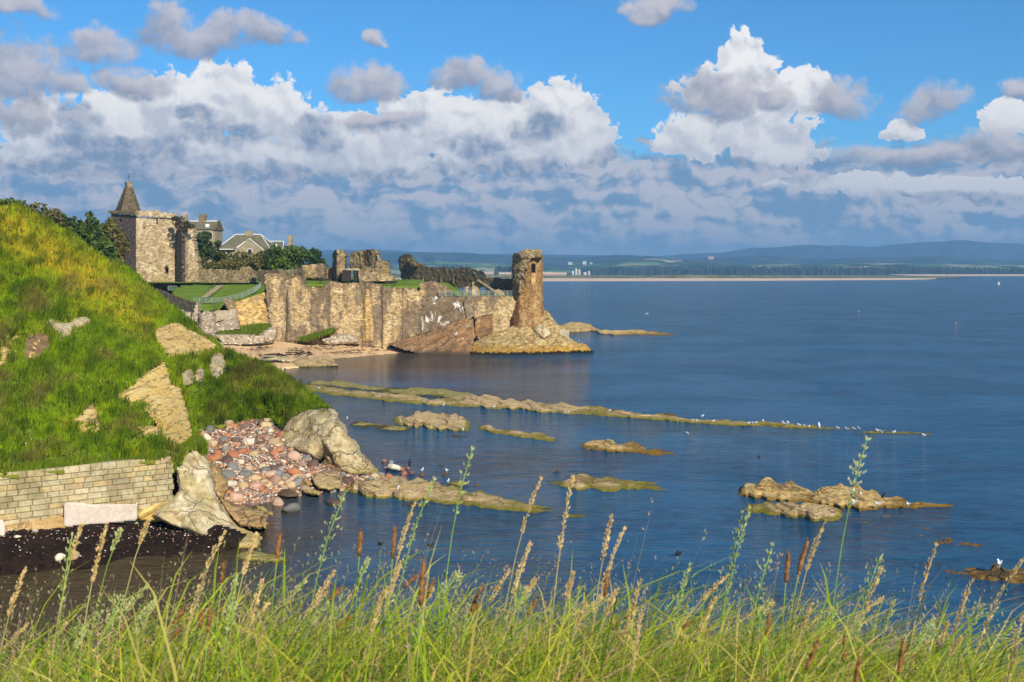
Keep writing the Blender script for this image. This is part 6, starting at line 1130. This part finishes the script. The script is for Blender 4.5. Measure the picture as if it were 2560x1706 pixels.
S('open',862,1232,835,2.2,190,'loose pale panicle before the rounded yellowish boulder',rad=.8)
S('open',1856,1288,1748,2.3,170,'slender pale green panicle left of the tallest seed head',rad=.6)
S('open',1930,1370,1858,2.1,170,'green panicle between the slender panicle and the forked plantains',rad=.9)
S('green',1875,1270,1800,2.1,260,'twin dark green leaning stems below the double rock',bend=.02)
S('tan',1035,1262,1002,2.3,150,'golden upright spike tip against the near reef finger')
S('plantain',988,1315,940,2.0,85,'big dark plantain head leaning right below the near reef finger'); S('plantain',902,1328,890,2.0,62,'upright plantain head left of the big leaning one')
S('plantain',1060,1405,1005,1.6,110,'wide blurred plantain head nearest the viewer left of middle',rad=1.3); S('plantain',1205,1465,1100,1.8,70,'nearly level plantain head left of middle',bend=-.05); S('plantain',1520,1430,1500,1.9,65,'small upright plantain right of middle')
S('tan',1560,1325,1490,2.1,190,'golden arching seed head right of the two humped rock tail'); S('tan',1530,1290,1440,2.5,120,'thin golden seed head behind the arching one'); S('tan',1325,1362,1240,2.0,150,'golden drooping seed head at mid view')
S('tan',1600,1452,1480,1.8,170,'straw seed head leaning right over open water'); S('tan',1605,1530,1500,1.6,160,'low straw seed head close to the viewer right of middle'); S('green',1725,1405,1600,1.9,190,'pale green seed head leaning far right of middle')
S('tan',205,1312,170,2.2,100,'golden seed head over the dark seaweed, tip at the concrete block'); S('tan',265,1318,300,2.2,150,'golden seed head leaning left over the dark seaweed'); S('tan',62,1425,150,2.0,130,'golden seed head leaning left at the lower left'); S('tan',560,1332,340,1.8,260,'long blurred straw seed head crossing the foot of the pale buttress',bend=-.03,rad=1.3)
S('tan',372,1300,378,2.3,70,'small upright golden head before the seaweed beach'); S('green',300,1328,275,2.3,60,'small green head beside the leaning golden one'); S('open',180,1340,90,2.2,170,'green panicle at far left over the seaweed',rad=.6)
S('tan',640,1338,600,2.2,110,'golden spike tip at the foot of the thin rock blade'); S('tan',655,1455,760,2.0,100,'drooping straw head bending left over dark water'); S('plantain',700,1336,672,2.0,60,'plantain head leaning right at the edge of the cove'); S('plantain',560,1408,556,2.0,50,'plantain head over the dark near water, left of middle')
S('plantain',525,1522,470,1.8,60,'dark bent plantain head low at left, larger of two',rad=1.2); S('plantain',505,1530,520,1.9,40,'dark plantain head low at left, smaller of two'); S('plantain',2045,1600,2050,1.6,85,'curling brown plantain head low at right',bend=-.05,rad=1.1); S('plantain',1925,1535,1925,1.9,60,'short upright brown plantain low at right')
S('plantain',2260,1600,2255,1.7,90,'tall thin brown plantain low at far right'); S('plantain',2115,1580,2085,1.8,80,'upright brown plantain beside the curling one'); S('plantain',2150,1640,2170,1.5,110,'thick brown plantain stalk close to the viewer at far right',rad=1.2)
S('spike',2205,1420,2190,2.1,120,'thin pink spike right of the tallest seed head'); S('spike',2060,1310,2110,2.2,130,'thin dry spike just left of the tallest stem',bend=-.02); S('open',2200,1395,2165,2.3,120,'dry open panicle beyond the forked plantains'); S('spike',2430,1450,2380,2.0,150,'dry spike leaning right over the wet brown reef'); S('tan',2560,1530,2440,1.7,200,'wide rusty seed head low at the right edge',rad=1.3)
grp_k = {'spike': ('thin dry grass spike rising from the meadow grass', 'thin dry grass spikes'), 'tan': ('golden seed head nodding above the meadow grass', 'golden seed heads'), 'plantain': ('rusty brown plantain head poking out of the meadow grass', 'plantain heads in the grass'), 'open': ('airy loose panicle standing above the meadow grass', 'airy loose panicles'), 'green': ('narrow green seed head standing in the meadow grass', 'narrow green seed heads')}
import re
ZN = ['over the dark seaweed by the masonry wall', 'before the dark cove below the pale buttress', 'before the near water under the pebble beach', 'below the root of the near reef finger', 'below the thin end of the near reef finger', 'before open water left of the double rock', 'beneath the double golden rock', 'beneath the wet brown reef at the right']
r3 = np.random.default_rng(99)
for i in range(70):
    kd = ['spike', 'tan', 'plantain', 'open', 'green'][r3.choice(5, p=[.30, .14, .20, .20, .16])]; px = 20+2520*r3.random(); py = topline(px)-30-abs(r3.normal(0, 60)); Y = 1.7+1.2*r3.random()
    if kd == 'plantain': py += 40
    S(kd, px, py, px-130-260*r3.random()**1.3, Y, 50+60*r3.random() if kd != 'plantain' else 30+35*r3.random(), re.split(' rising| nodding| poking| standing', grp_k[kd][0])[0]+' '+('high' if py < topline(px)-80 else 'low')+' '+ZN[int(np.clip((px-20)/2520*8, 0, 7))], grp_k[kd][1], bend=r3.normal(0, .015), rad=.9)
# ------------------------------------------------------------------ air
m = bpy.data.materials.new('haze_air'); m.use_nodes = True; nt = m.node_tree; nt.nodes.clear(); pv = nt.nodes.new('ShaderNodeVolumePrincipled'); pv.inputs['Color'].default_value = (.26, .54, .90, 1); pv.inputs['Density'].default_value = 1.3e-4; pv.inputs['Anisotropy'].default_value = .0
ou = nt.nodes.new('ShaderNodeOutputMaterial'); nt.links.new(pv.outputs[0], ou.inputs['Volume'])
mb = MB(); mb.box((0, 7400, 174), (24000, 15200, 356)); tag(mb.build('haze', m), 'thin blue sea air over the whole bay', 'haze', None, 'stuff')
bpy.context.scene.cycles.volume_step_rate = 1; bpy.context.scene.cycles.max_bounces = 6; bpy.context.scene.cycles.diffuse_bounces = 2; bpy.context.scene.cycles.glossy_bounces = 3; bpy.context.scene.cycles.volume_bounces = 0; bpy.context.scene.cycles.use_denoising = True
